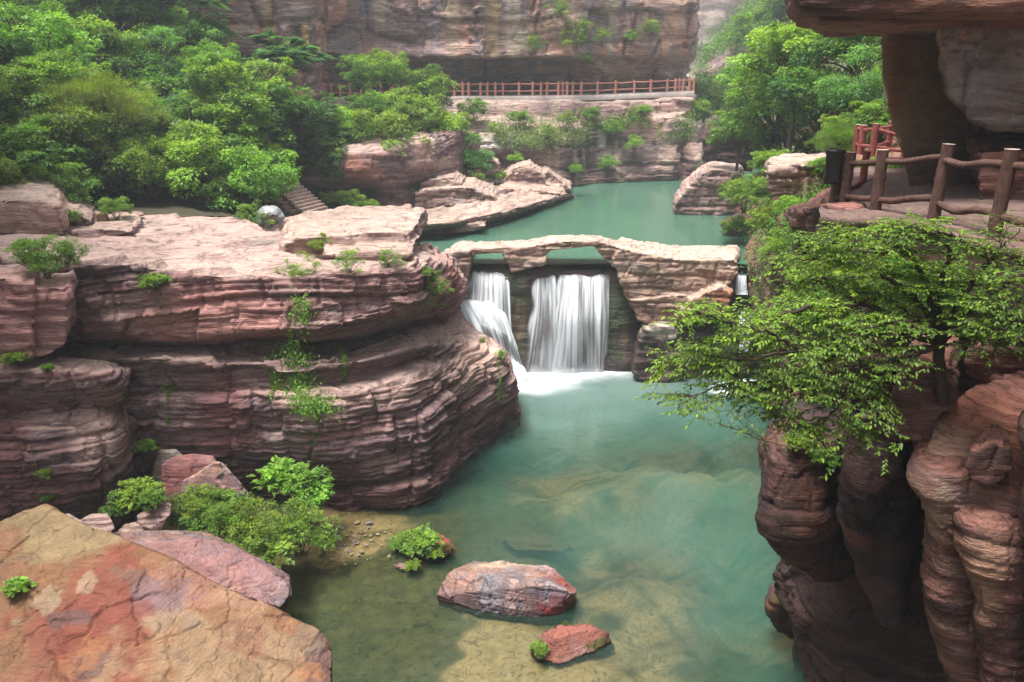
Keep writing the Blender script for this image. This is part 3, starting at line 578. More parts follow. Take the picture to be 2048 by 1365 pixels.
# near columns
nr = lambda s, **k: dict(dict(seed=s, pal='near', scale=.55, bed=.75, lump=.95, joint=.35, amp=.9, crack=1.3, soft=True), **k)
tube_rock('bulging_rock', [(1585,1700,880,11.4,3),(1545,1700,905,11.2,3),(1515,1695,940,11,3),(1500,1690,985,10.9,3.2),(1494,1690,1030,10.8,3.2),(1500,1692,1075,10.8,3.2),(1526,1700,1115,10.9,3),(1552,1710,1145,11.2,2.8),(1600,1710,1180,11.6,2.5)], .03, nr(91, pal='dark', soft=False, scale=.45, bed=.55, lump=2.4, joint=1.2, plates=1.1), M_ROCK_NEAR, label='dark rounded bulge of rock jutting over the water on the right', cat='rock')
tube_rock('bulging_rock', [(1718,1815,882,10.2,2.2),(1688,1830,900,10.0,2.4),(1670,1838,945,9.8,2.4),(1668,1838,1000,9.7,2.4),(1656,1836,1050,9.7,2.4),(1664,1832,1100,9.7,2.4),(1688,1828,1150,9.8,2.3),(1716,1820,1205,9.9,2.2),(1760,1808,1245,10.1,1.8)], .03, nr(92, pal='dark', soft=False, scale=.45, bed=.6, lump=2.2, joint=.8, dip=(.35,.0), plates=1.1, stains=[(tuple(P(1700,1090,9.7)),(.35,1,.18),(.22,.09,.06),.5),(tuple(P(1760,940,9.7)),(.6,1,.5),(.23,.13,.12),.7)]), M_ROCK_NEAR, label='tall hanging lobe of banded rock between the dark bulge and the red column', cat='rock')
tube_rock('rock_column', [(1850,1990,925,8.8,1.6),(1815,1985,950,8.6,1.7),(1806,1980,985,8.5,1.7),(1822,2000,1040,8.5,1.9),(1838,1990,1085,8.6,2.0),(1836,1990,1130,8.6,2.0),(1830,2000,1190,8.6,2.0),(1842,2010,1260,8.7,2.0),(1868,2020,1340,8.8,2),(1880,2030,1480,9,2)], .026, nr(93, soft=True, scale=.40, bed=.75, lump=2.2, joint=.6, dip=(.22,-.1), warp=2.2, stains=[(tuple(P(1845,1130,8.6)),(.22,1,1.3),(.46,.34,.24),.8)]), M_ROCK_NEAR, label='wavy reddish rock column with a pale edge, left of three columns', cat='rock')
tube_rock('rock_column', [(1950,2090,1008,8.6,1.5),(1910,2090,1028,8.3,1.8),(1894,2090,1068,8.1,1.9),(1900,2085,1150,8,2),(1912,2085,1220,8,2),(1925,2090,1300,8.1,2),(1935,2100,1480,8.3,2)], .026, nr(94, soft=True, scale=.40, bed=.75, lump=2.2, joint=.6, dip=(.15,.1), warp=2.2, stains=[(tuple(P(1950,1200,8)),(.35,1,1.1),(.40,.24,.16),.7)]), M_ROCK_NEAR, label='middle of the three reddish rock columns at the right edge', cat='rock')
tube_rock('rock_column', [(2050,2300,830,7.8,1.6),(2020,2300,870,7.6,1.8),(2010,2300,930,7.5,1.8),(2006,2300,1000,7.4,1.8),(2012,2300,1080,7.4,1.8),(2030,2300,1200,7.5,1.8),(2040,2300,1480,7.6,1.8)], .026, nr(95, soft=True, scale=.40, bed=.6, lump=2.2, joint=.6, warp=2, stains=[(tuple(P(2030,1000,7.4)),(.3,1,1.0),(.40,.26,.18),.6)]), M_ROCK_NEAR, label='rightmost of the three reddish rock columns, cut by the picture edge', cat='rock')
HP = lambda *a: [tuple(P(*q)) for q in a]
hull_rock('red_rock', [HP((1852,915,9.0),(1858,955,8.8),(1900,1000,8.6),(1990,1040,8.3),(2100,1020,8.1),(2300,1010,7.9),(1880,850,9.6),(1935,795,10.0),(1975,740,10.5),(2030,700,10.8),(2300,650,10.4),(1860,1100,9.8),(2300,1200,9.0),(1980,760,12),(2300,700,12),(1880,900,11))], .035,
    nr(96, bed=.12, lump=1.5, scale=.45, topmix=.6, stains=[(tuple(P(1960,850,9.3)),(1.0,1.5,.7),(.38,.15,.10),.7),(tuple(P(1900,900,9.2)),(.3,1,.4),(.36,.24,.18),.7)]), M_ROCK_NEAR, label='large smooth red rock shoulder above the three columns', cat='rock')
hull_rock('boulder', [slab_pts([(1936,935),(1945,905),(1985,885),(2015,900),(2015,950),(1975,968),(1945,960)], 8.3, .6)], .025, nr(97, bed=.3, lump=1.2, scale=.4, joint=1), M_ROCK_NEAR, label='rounded red boulder lodged on the shoulder above the columns', cat='boulder')
hull_rock('boulder', [slab_pts([(1935,760),(1932,715),(1960,690),(2040,674),(2120,690),(2120,790),(2010,775)], 10.2, 1.6)], .035, nr(98, bed=.7, lump=1.4, joint=1.4, soft=False, scale=.4), M_ROCK_NEAR, label='blocky red boulder at the right edge beside the tree foot', cat='boulder')
hull_rock('boulder', [slab_pts([(1798,870),(1795,790),(1815,745),(1860,728),(1905,735),(1915,770),(1880,830),(1850,880)], 9.6, 1.4), slab_pts([(1780,880),(1780,815),(1825,800),(1850,830),(1840,890)], 9.9, 1.0)], .032, nr(99, bed=.7, lump=1.8, joint=1.4, soft=False, scale=.4, pal='near'), M_ROCK_NEAR, label='knobbly purple boulder below the tree foot', cat='boulder')
hull_rock('boulder', [slab_pts([(1715,840),(1712,770),(1740,735),(1790,735),(1812,770),(1800,840),(1760,870)], 10.8, 1.6)], .035, nr(100, bed=.7, lump=1.6, joint=1.4, soft=False, scale=.4, pal='dark'), M_ROCK_NEAR, label='dark squared boulder left of the knobbly purple one', cat='boulder')
hull_rock('boulder', [slab_pts([(1690,905),(1700,850),(1760,820),(1830,850),(1850,905),(1800,930)], 10.4, 2.2)], .035, nr(101, bed=.8, lump=1.5, joint=1.4, soft=False, scale=.4, pal='near'), M_ROCK_NEAR, label='flat topped dark rock under the boulders on the right', cat='boulder')
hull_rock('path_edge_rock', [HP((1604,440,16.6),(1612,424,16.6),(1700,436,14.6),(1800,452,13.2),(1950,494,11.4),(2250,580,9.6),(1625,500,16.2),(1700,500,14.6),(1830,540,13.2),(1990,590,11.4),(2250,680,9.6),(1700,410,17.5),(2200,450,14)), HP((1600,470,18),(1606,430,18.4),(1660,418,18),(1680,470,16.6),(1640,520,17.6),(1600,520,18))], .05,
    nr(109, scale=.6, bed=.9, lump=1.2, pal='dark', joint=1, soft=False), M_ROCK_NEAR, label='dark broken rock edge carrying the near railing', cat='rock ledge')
# overhanging rock above the path
hull_rock('overhang_rock', [
    slab_pts([(1600,-10),(1612,14),(1640,22),(1700,26),(1900,30),(2400,40),(2400,-500),(1590,-500)], 14.5, 5.5),
    slab_pts([(1646,38),(1660,20),(1900,10),(2400,10),(2400,60),(1990,54),(1800,46)], 15.0, 6)], .06,
    nr(103, scale=.8, pal='near', bed=.8, lump=.7, ledge=1.5, stains=[(tuple(P(1750,50,17)),(2,4,.6),(.30,.15,.08),.5)]), M_ROCK, label='great rock overhang jutting over the path at top right', cat='rock')
hull_rock('shade_roof', [[(x, y, z) for x in (a, b) for y in (c, d) for z in (16.6, 26)] for a, b, c, d in ((4.2, 16, -9, 1), (4.6, 16, 0, 5))], .16,
    nr(107, scale=1.2, bed=.8), M_ROCK, label='unseen rock roof added above the viewpoint to shade the right side', **ST)  # added out of view to block light from the right side
hull_rock('rock_pier', [
    slab_pts([(1782,40),(2420,40),(2420,300),(1800,290),(1786,240),(1776,150)], 18.5, 6),
    slab_pts([(1800,280),(2420,280),(2420,440),(1850,425),(1826,400),(1822,340)], 18.2, 6)], .06,
    nr(104, scale=.9, pal='shore', topmix=.2, bed=.12, lump=.7, joint=.8, plates=2.0, stains=[(tuple(P(1850,170,18.5)),(1.6,2,2.0),(.42,.29,.13),.9),(tuple(P(1800,130,18.5)),(.3,2,1.2),(.42,.17,.07),.6),(tuple(P(1900,360,18)),(4,3,.9),(.15,.065,.05),.7)]), M_SLAB, label='ochre stained rock pier beside the path under the overhang', cat='rock')
hull_rock('hanging_block', [
    slab_pts([(1886,40),(2400,20),(2400,270),(1990,262),(1944,240),(1900,190),(1884,90)], 15.0, 4)], .05,
    nr(105, scale=.9, pal='grey', topmix=.2, bed=.5, lump=.9, joint=1.2, stains=[(tuple(P(1975,200,15)),(.9,2,.9),(.20,.17,.155),.8)], plates=1.3, ragged=.9, crack=1.5), M_SLAB, label='heavy fractured rock block hanging at the top right edge', cat='rock')
hull_rock('path_wall', [slab_pts([(1960,430),(1950,300),(2400,280),(2400,520),(2080,500)], 15.0, 5)], .06, nr(106, scale=.9, pal='near', soft=False, bed=.6, lump=1.0), M_ROCK, label='dark red rock wall behind the path railing at the right edge', cat='rock')
# right shore of the upper pool and the shelf by the path
SH('shore_rock', [slab_pts([(1348,428),(1352,408),(1372,404),(1372,380),(1400,350),(1424,338),(1480,345),(1490,428),(1400,434)], 49, 5)], 111, 'bedded rock standing out into the pool from the right shore', pal='back', topmix=.5)
SH('shore_rock', [slab_pts([(1412,340),(1408,280),(1420,262),(1480,258),(1520,300),(1500,345)], 56, 7)], 112, 'tall dark rock behind the shore on the right of the pool', pal='dark', topmix=.4)
SH('shore_rock', [slab_pts([(1442,462),(1450,448),(1475,436),(1510,440),(1510,468)], 42, 2)], 113, 'low dark rock at the waterline below the right bank bushes', pal='dark', vox=.08)
SH('shelf_rock', [slab_pts([(1536,352),(1540,342),(1570,332),(1660,328),(1664,360),(1610,400),(1545,400),(1538,380)], 25, 4)], 114, 'pale topped rock shelf between the bushes left of the path', pal='shore', scale=.6, vox=.06, topmix=.9)

# ---- hillside behind the trees on the left
rows = [
 rr((-500,-420,52),(-100,-420,56),(200,-420,60),(420,-300,68),(640,-100,76),(760,100,76)),
 rr((-500,-100,44),(-100,-100,50),(200,-60,55),(420,0,62),(600,150,70),(740,190,71)),
 rr((-500,100,38),(-100,100,44),(200,110,50),(400,140,55),(580,225,58),(760,245,60)),
 rr((-500,260,34),(-100,260,38),(200,260,43),(400,270,48),(580,280,51),(800,270,57)),
 rr((-500,360,31),(-100,360,34),(200,370,37),(400,370,41),(560,360,46),(800,330,55)),
 rr((-500,410,30),(-100,410,32),(200,418,34.5),(400,410,37),(540,405,42),(800,400,50)),
 rr((-500,460,'z8.2'),(-100,450,'z8.2'),(200,450,'z8.2'),(400,440,'z8'),(540,445,'z7.4'),(800,440,'z6')),
]
M_SOIL = simple_mat('soil', (.045, .038, .022), .95, .4, 3, .05)
hill = sheet('hillside', rows, .35, dict(seed=121, pal='grey', scale=2, amp=.8, bed=.3), M_SOIL, label='dark earthy hillside under the trees', **ST)
# wide ground below everything
gx = np.linspace(-400, 400, 41); gy = np.linspace(-200, 600, 41); X, Y = np.meshgrid(gx, gy)
me = mk_mesh('ground', np.stack([X.ravel(), Y.ravel(), np.full(X.size, -4.0)], 1), grid_faces(41, 41), mat=M_SOIL)
link('ground', me, **ST)
# plateau side of the gorge left of view, so light comes from above only
rows = [rr(*[np.array((x, y, z)) for x, y in ((-20,-30),(-19,0),(-19,10),(-18,19),(-26,32),(-34,45))]) for z in (30, 18, 12, 8, -2)]
sheet('gorge_wall', [[tuple(q) + ('w',) for q in r] for r in rows], .5, dict(seed=131, pal='back', scale=2.5), M_ROCK_FAR, toward=(0, 20, 10), **ST)
rows = [rr(*[np.array((x, y, z)) for x, y in ((10,-30),(9,-4),(10,4),(14,10),(22,18),(30,40))]) for z in (34, 22, 16, 8, -2)]
sheet('gorge_wall', [[tuple(q) + ('w',) for q in r] for r in rows], .5, dict(seed=132, pal='near', scale=2.5), M_ROCK_FAR, toward=(0, 20, 10), **ST)
print('terrain', time.time() - T0)
# ================================================================ WATER
BED = [(1100,850,2.5),(1250,830,3),(1400,850,3),(1300,780,3),(1150,790,2.5),(1450,1000,2.6),(1480,1100,2.4),(1350,1060,1.8),(1480,1180,2.0),(1450,1250,1.5),(1250,1060,1.7),(1100,930,1.4),(1000,900,1.6),
 (1150,968,.55),(1080,978,.6),(1200,962,.75),(1300,920,.7),(1350,930,.6),(1400,925,.6),(1500,915,.8),(1260,945,.9),(1200,1000,1.3),(1300,880,1.6),(1350,975,1.6),(1000,1000,.9),(950,1050,.55),(900,1000,.5),(870,1040,.25),(940,960,.5),(980,930,1.0),
 (700,1060,.03),(760,1080,.04),(650,1100,.02),(700,1100,.02),(800,1100,.12),(750,1150,.08),(850,1180,.16),(700,1200,.12),(620,1160,.08),(650,1250,.22),(750,1280,.2),(700,1350,.22),(850,1300,.15),(860,1100,.08),
 (1000,1100,.7),(1060,1080,.55),(1150,1100,1.1),(1180,1060,1.4),(950,1320,.12),(1050,1290,.15),(900,1360,.2),(1000,1400,.2),(1150,1340,.15),(1250,1340,.25),(1350,1300,.45),(1300,1180,.55),(1250,1150,.5),(1350,1170,.7),(1200,1210,.4),
 (1450,1330,.8),(1400,1380,.5),(1520,1350,1.0),(600,1090,-.10),(550,1100,-.25),(450,1060,-.5),(350,1010,-.6),(600,1040,-.2),(650,1040,-.02),(300,950,-.9),(100,1100,-.3),(300,1300,-.3),(500,1230,-.1),(1000,1800,.3),(500,1600,.3),(1500,1600,1),(1500,820,2.5),(1540,1000,1.8)]
SAND = [(1000,1320,1),(950,1340,1),(1050,1290,.9),(1150,1350,.8),(1250,1340,.6),(1300,1180,.5),(1200,1180,.45),(700,1060,.75),(760,1080,.65),(660,1110,.7),(700,1200,.12),(750,1150,.15),(850,1250,.2),(700,1300,.1),(850,1310,.25),(900,1200,.3),(620,1150,.1),
 (1350,1300,.55),(1450,1300,.35),(1150,970,.55),(1350,925,.6),(900,1000,.2),(950,1060,.2),(1060,1080,.3),(1250,800,.6),(550,1090,.3),(400,1050,.3),(1000,1500,.9),(820,1130,.4),(1100,1220,.6),(1350,1170,.6)]
def field(ctrl, x, y, pw=3.0):
    q = np.array([list(P(a, b, 'z0')[:2]) + [v] for a, b, v in ctrl]); num = 0; den = 0
    for cx, cy_, v in q:
        w = 1.0 / (np.hypot(x - cx, (y - cy_) * .8) + .12) ** pw; num = num + w * v; den = den + w
    return num / den
gx = np.arange(-15, 15, .09); gy = np.arange(8, 37.5, .09); X, Y = np.meshgrid(gx, gy); X = X.ravel(); Y = Y.ravel(); Z0 = 0 * X
wx = X + .25 * vn(X / 1.4, Y / 1.4, 0, 301) + .2 * vn(X / .4, Y / .4, 0, 302); wy = Y + .25 * vn(X / 1.4, Y / 1.4, 5, 303) + .2 * vn(X / .4, Y / .4, 3, 302)
dep = field(BED, wx, wy); sand = field(SAND, wx, wy)
dep = dep + .08 * np.clip(dep + .1, .12, 1) * fbm(X / 1.1, Y / 1.1, Z0, 305, 4) + .035 * fbm(X / .22, Y / .22, Z0, 306, 2)
rngs = np.random.default_rng(21)
st = vn((X * .8 + Y * .6) / 2.2, (Y * .8 - X * .6) / .22, 0, 309)           # weed combed by the current
alg = sstep(.36, .66, sand + .22 * fbm(X / .9, Y / .9, Z0, 307, 4) + .10 * st)
c_s = np.array((.215, .150, .068)); c_a = np.array((.050, .046, .014)); c_b = np.array((.16, .12, .05))
cc = c_a * (1 + .5 * fbm(X / .25, Y / .25, Z0, 308, 3))[:, None] * (1 - alg[:, None]) + c_s * (1 + .22 * fbm(X / .12, Y / .12, Z0, 310, 2))[:, None] * alg[:, None]
m = sstep(-.05, -.3, dep)[:, None]; cc = cc * (1 - m) + c_b * m
me = mk_mesh('riverbed', np.stack([X, Y, -dep], 1), grid_faces(len(gy), len(gx)), np.clip(cc, .008, .9), mat=rock_mat('riverbed', .5, .05))
link('riverbed', me, label='shallow riverbed of sand and weed under the lower pool', **ST)

def water_mat(name, teal, k, rough):
    m, nt, out = new_mat(name); L = nt.links.new
    at = N(nt, 'ShaderNodeAttribute', attribute_name='Col'); sep = N(nt, 'ShaderNodeSeparateColor'); L(at.outputs['Color'], sep.inputs[0])
    geo = N(nt, 'ShaderNodeNewGeometry')
    n = N(nt, 'ShaderNodeTexNoise'); n.inputs['Scale'].default_value = .22; n.inputs['Detail'].default_value = 3; L(geo.outputs['Position'], n.inputs['Vector'])
    mp = N(nt, 'ShaderNodeMapping'); mp.inputs['Scale'].default_value = (1.0, 2.6, 1); L(geo.outputs['Position'], mp.inputs[0])
    n2 = N(nt, 'ShaderNodeTexNoise'); n2.inputs['Scale'].default_value = 1.6; n2.inputs['Detail'].default_value = 4; L(mp.outputs[0], n2.inputs['Vector'])
    op = mathn(nt, 'SUBTRACT', 1.0, mathn(nt, 'POWER', 2.71828, mathn(nt, 'MULTIPLY', sep.outputs[0], -k)))
    dif = N(nt, 'ShaderNodeBsdfDiffuse'); mix = N(nt, 'ShaderNodeMix', data_type='RGBA'); mix.inputs[6].default_value = (*teal[0], 1); mix.inputs[7].default_value = (*teal[1], 1)
    mr = N(nt, 'ShaderNodeMapRange'); mr.inputs[1].default_value = .35; mr.inputs[2].default_value = .65; L(n.outputs['Fac'], mr.inputs[0])
    L(mr.outputs[0], mix.inputs[0])
    mx2 = N(nt, 'ShaderNodeMix', data_type='RGBA'); mx2.inputs[7].default_value = (.74, .79, .82, 1); L(mix.outputs[2], mx2.inputs[6]); L(sep.outputs[1], mx2.inputs[0]); L(mx2.outputs[2], dif.inputs[0])
    tr = N(nt, 'ShaderNodeBsdfTransparent'); tr.inputs[0].default_value = (.93, .97, .90, 1)
    m1 = N(nt, 'ShaderNodeMixShader'); L(mathn(nt, 'MAXIMUM', op, sep.outputs[1]), m1.inputs[0]); L(tr.outputs[0], m1.inputs[1]); L(dif.outputs[0], m1.inputs[2])
    gl = N(nt, 'ShaderNodeBsdfGlossy'); gl.inputs['Roughness'].default_value = rough; gl.inputs[0].default_value = (.9, .95, .93, 1)
    bp = N(nt, 'ShaderNodeBump'); bp.inputs['Distance'].default_value = .012; L(n2.outputs['Fac'], bp.inputs['Height']); L(bp.outputs[0], gl.inputs['Normal'])
    fr = N(nt, 'ShaderNodeFresnel'); fr.inputs[0].default_value = 1.33; L(bp.outputs[0], fr.inputs[1])
    fac = mathn(nt, 'MULTIPLY', mathn(nt, 'MULTIPLY', fr.outputs[0], 1.05, True), mathn(nt, 'SUBTRACT', 1.0, sep.outputs[1]))
    m2 = N(nt, 'ShaderNodeMixShader'); L(fac, m2.inputs[0]); L(m1.outputs[0], m2.inputs[1]); L(gl.outputs[0], m2.inputs[2]); L(m2.outputs[0], out.inputs[0]); return m
TEAL = ((.042, .118, .088), (.054, .140, .104))
def segdist(x, y, a, b):
    ax, ay = a; bx, by = b; t = np.clip(((x - ax) * (bx - ax) + (y - ay) * (by - ay)) / ((bx - ax) ** 2 + (by - ay) ** 2), 0, 1)
    return np.hypot(x - ax - t * (bx - ax), y - ay - t * (by - ay)), t
p0 = P(1020, 750, 'z0')[:2]; p1 = P(1100, 748, 'z0')[:2]; p2 = P(1250, 744, 'z0')[:2]
da, ta = segdist(X, Y, p0, p1); db, tb = segdist(X, Y, p1, p2); nz = fbm(X / 1.2, Y / .9, Z0, 320, 3)
foam = np.maximum(sstep(3.2, .7, da + .8 * nz), sstep(2.3, .4, db + .9 * tb + .5 * nz))
q0 = P(1455, 778, 'z0')[:2]; q1 = P(1500, 765, 'z0')[:2]; dq, tq = segdist(X, Y, q0, q1); foam = np.maximum(foam, .95 * sstep(1.2, .3, dq + .5 * nz))
mist = .16 * sstep(9, 1, np.minimum(da, db + 1) + nz)
milky = np.clip(dep, 0, 5)
wc = np.stack([milky, np.clip(foam + mist * (1 - foam), 0, 1), Z0], 1)
me = mk_mesh('lower_pool', np.stack([X, Y, 0 * X], 1), grid_faces(len(gy), len(gx)), wc, mat=water_mat('pool_water', TEAL, .52, .12))
link('lower_pool', me, label='green lower pool below the falls', **ST)
gx = np.arange(-14, 42, .25); gy = np.arange(35.5, 95, .25); X, Y = np.meshgrid(gx, gy); X = X.ravel(); Y = Y.ravel()
# depth grows away from the left shore line
sh = [P(560, 520, 'z5.4')[:2], P(836, 478, 'z5.4')[:2], P(972, 455, 'z5.4')[:2], P(1046, 430, 'z5.4')[:2], P(1150, 392, 'z5.4')[:2]]
d = np.full(X.shape, 99.0)
for a, b in zip(sh[:-1], sh[1:]): d = np.minimum(d, segdist(X, Y, a, b)[0])
dp = np.clip(.12 + d * .62 + .3 * fbm(X / 2, Y / 2, 0 * X, 330, 3), .05, 4)
ub = np.stack([X, Y, 5.4 - dp], 1)
me = mk_mesh('upper_riverbed', ub, grid_faces(len(gy), len(gx)), np.tile(np.array((.30, .20, .10)), (len(X), 1)), mat=M_ROCK); link('upper_riverbed', me, **ST)
me = mk_mesh('upper_pool', np.stack([X, Y, 0 * X + 5.4], 1), grid_faces(len(gy), len(gx)), np.stack([dp, 0 * X, 0 * X], 1), mat=water_mat('upper_water', ((.054, .130, .090), (.066, .148, .102)), 1.4, .14))
link('upper_pool', me, label='calm green upper pool behind the rock bridge', **ST)

# ---- falling water
def fall_mat():
    m, nt, out = new_mat('falling_water'); L = nt.links.new
    at = N(nt, 'ShaderNodeAttribute', attribute_name='Col'); sep = N(nt, 'ShaderNodeSeparateColor'); L(at.outputs['Color'], sep.inputs[0])
    cb = N(nt, 'ShaderNodeCombineXYZ'); L(mathn(nt, 'MULTIPLY', sep.outputs[0], 10.0), cb.inputs[0]); L(mathn(nt, 'MULTIPLY', sep.outputs[1], .28), cb.inputs[1])
    n = N(nt, 'ShaderNodeTexNoise'); n.inputs['Scale'].default_value = 1.0; n.inputs['Detail'].default_value = 3; n.inputs['Roughness'].default_value = .55; L(cb.outputs[0], n.inputs['Vector'])
    cb2 = N(nt, 'ShaderNodeCombineXYZ'); L(mathn(nt, 'MULTIPLY', sep.outputs[0], 1.7), cb2.inputs[0]); L(mathn(nt, 'MULTIPLY', sep.outputs[1], .2), cb2.inputs[1])
    n2 = N(nt, 'ShaderNodeTexNoise'); n2.inputs['Scale'].default_value = 1.0; n2.inputs['Detail'].default_value = 2; L(cb2.outputs[0], n2.inputs['Vector'])
    s = mathn(nt, 'ADD', mathn(nt, 'MULTIPLY', n.outputs['Fac'], .5), mathn(nt, 'MULTIPLY', n2.outputs['Fac'], .5))
    mr = N(nt, 'ShaderNodeMapRange'); mr.inputs[1].default_value = .40; mr.inputs[2].default_value = .60; mr.inputs[3].default_value = .20; mr.inputs[4].default_value = 1.0; L(s, mr.inputs[0])
    # third channel: how much water there is (1 solid foam, 0 edge)
    a1 = mathn(nt, 'MULTIPLY', mr.outputs[0], mathn(nt, 'MULTIPLY', sep.outputs[2], 2.0, True), True)
    a2 = N(nt, 'ShaderNodeMapRange'); a2.inputs[1].default_value = .55; a2.inputs[2].default_value = 1.0; L(sep.outputs[2], a2.inputs[0])
    al = mathn(nt, 'MAXIMUM', a1, a2.outputs[0])
    nv = N(nt, 'ShaderNodeCombineXYZ'); nv.inputs[1].default_value = -.45; nv.inputs[2].default_value = .89
    d = N(nt, 'ShaderNodeBsdfDiffuse'); d.inputs[0].default_value = (.80, .85, .89, 1); L(nv.outputs[0], d.inputs['Normal']); t = N(nt, 'ShaderNodeBsdfTranslucent'); t.inputs[0].default_value = (.70, .76, .80, 1)
    m1 = N(nt, 'ShaderNodeMixShader'); m1.inputs[0].default_value = .15; L(d.outputs[0], m1.inputs[1]); L(t.outputs[0], m1.inputs[2])
    tr = N(nt, 'ShaderNodeBsdfTransparent'); m2 = N(nt, 'ShaderNodeMixShader'); L(al, m2.inputs[0]); L(tr.outputs[0], m2.inputs[1]); L(m1.outputs[0], m2.inputs[2]); L(m2.outputs[0], out.inputs[0]); return m
M_FALL = fall_mat()
def fall(rows, body, label, seed=0, rag=.25, ridge=.10, edge=.2, res=.035):
    """rows of control points from lip to foot; body(v) = fullness along the fall"""
    g = np.array([[P(*c) for c in r] for r in rows], float); g = even(g, .08); g = np.swapaxes(even(np.swapaxes(g, 0, 1), res), 0, 1)
    R, K = g.shape[:2]; wid = np.linalg.norm(g[0, -1] - g[0, 0]); u = np.linspace(0, wid, K)[None, :] * np.ones((R, 1)); v = np.cumsum(np.concatenate([np.zeros((1, K)), np.linalg.norm(np.diff(g, axis=0), axis=-1)]), 0)
    n = grid_normals(g); n = n * np.sign(-n[..., 1:2].mean())
    dis = ridge * (fbm(u * 4, v * .12, 0 * u, 400 + seed, 3)) + ridge * 1.2 * vn(u * 1.1, v * .1, 0 * u, 410 + seed)
    g = g + n * (dis * np.clip(v / .8, 0, 1))[..., None]
    f = body(v / v.max()) + 0 * u
    f = f * sstep(0, edge, u + .12 * vn(u * 0, v * 1.2, 0 * u, 3)) * sstep(0, edge, wid - u + .12 * vn(u * 0, v * 1.3, 0 * u, 4))
    f = f * sstep(0, .12, v - rag * np.clip(vn(u * 4.5, 0 * u, 0 * u, 420 + seed) + vn(u * 1.2, 0 * u, 0 * u, 421 + seed) * .6, 0, 1))
    me = mk_mesh('waterfall', g.reshape(-1, 3), grid_faces(R, K), np.stack([u.ravel() + seed * 3.7, v.ravel(), f.ravel()], 1), mat=M_FALL)
    return link('waterfall', me, label=label, cat='waterfall')
B0 = lambda v: .55 + .06 * v + .36 * sstep(.86, 1.0, v)
fall([[(938,541,35.3),(960,541,35.3),(990,541,35.3),(1018,541,35.3)], [(936,560,35.0),(960,560,35.0),(990,560,35.0),(1019,560,35.0)], [(930,610,34.8),(957,612,34.8),(992,622,34.8),(1022,640,34.8)], [(922,650,34.7),(956,650,34.7),(995,660,34.7),(1026,680,34.8)]],
     lambda v: .55 + .35 * sstep(.6, 1, v), 'left veil of white water falling under the small arch', 1, .18)
fall([[(905,598,35.4),(935,597,35.4),(970,602,35.3),(1004,622,35.2)], [(905,622,34.6),(940,610,34.5),(985,620,34.5),(1020,652,34.6)], [(930,680,34.0),(965,655,34.0),(1006,668,34.2),(1037,704,34.5)], [(960,730,33.8),(990,715,33.9),(1022,722,34.2),(1048,742,34.6)], [(975,792,'z.02'),(1005,785,'z.02'),(1035,772,'z.02'),(1058,756,'z.02')]],
     lambda v: .80 - .16 * np.exp(-((v - .4) / .22) ** 2) + .2 * sstep(.85, 1, v) , 'bulging white cascade pouring off the ledge behind the bedded block', 2, .05, .22, .15)
fall([[(1066,548,35.3),(1085,548,35.3),(1110,548,35.3)], [(1064,566,34.95),(1086,566,34.95),(1112,566,34.95)], [(1058,640,34.7),(1084,640,34.7),(1116,640,34.7)], [(1036,748,'z.02'),(1074,746,'z.02'),(1128,744,'z.02')]], B0, 'narrow white fall left under the large arch', 3, .2)
fall([[(1112,548,35.35),(1145,548,35.35),(1180,548,35.35),(1219,548,35.35)], [(1112,566,34.95),(1145,564,34.9),(1180,564,34.9),(1219,566,34.95)], [(1104,640,34.7),(1140,640,34.6),(1180,640,34.6),(1218,640,34.7)], [(1090,746,'z.02'),(1136,746,'z.02'),(1180,745,'z.02'),(1214,744,'z.02')]], B0, 'widest waterfall, under the right part of the large arch', 4, .22)
fall([[(1472,546,35.9),(1483,546,35.9),(1493,546,35.9)], [(1472,556,35.4),(1482,556,35.4),(1493,556,35.4)], [(1470,590,35.2),(1482,590,35.2),(1496,590,35.2)]], lambda v: .6 + .4 * sstep(.75, 1, v), 'short fall in the notch at the right end of the rock bridge', 5, .06, .05, .06)
fall([[(1514,608,34.2),(1510,616,34.2),(1506,622,34.2)], [(1508,620,34),(1502,630,34),(1494,640,34)], [(1502,650,34),(1494,660,34),(1482,672,34)], [(1500,700,33.8),(1490,704,33.8),(1476,708,33.8)]], lambda v: .85 - .2 * v, 'slanting white chute among the leaves right of the bridge', 6, .02, .04, .06)
fall([[(1438,600,35),(1444,600,35),(1452,600,35)], [(1436,625,34.6),(1443,625,34.6),(1452,625,34.6)], [(1434,670,34.4),(1443,670,34.4),(1453,670,34.4)]], lambda v: .45 - .1 * v, 'thin faint trickle below the red ledge right of the bridge', 7, .05, .03, .05)
fall([[(1478,622,34.8),(1484,622,34.8),(1490,622,34.8)], [(1477,650,34.3),(1484,650,34.3),(1490,650,34.3)], [(1476,690,34.1),(1484,690,34.1),(1491,690,34.1)]], lambda v: .6, 'thin straight fall beside the slanting chute', 8, .05, .03, .05)
print('water', time.time() - T0)

# ================================================================ BOULDERS IN THE LOWER POOL
RED = (.27, .045, .04)
def BL(lab, hulls, sd, vox=.03, nm='boulder', cat='boulder', mt=None, **k):
    k = dict(dict(seed=sd, scale=.5, amp=.7, bed=.35, lump=.55, joint=.6, pal='main', topmix=.9, wet=(.0, .28, .75)), **k)
    return hull_rock(nm, hulls, vox, k, mt or M_ROCK_NEAR, label=lab, cat=cat, smooth_iter=0)
def hp(*a): return [tuple(P(*q)) for q in a]
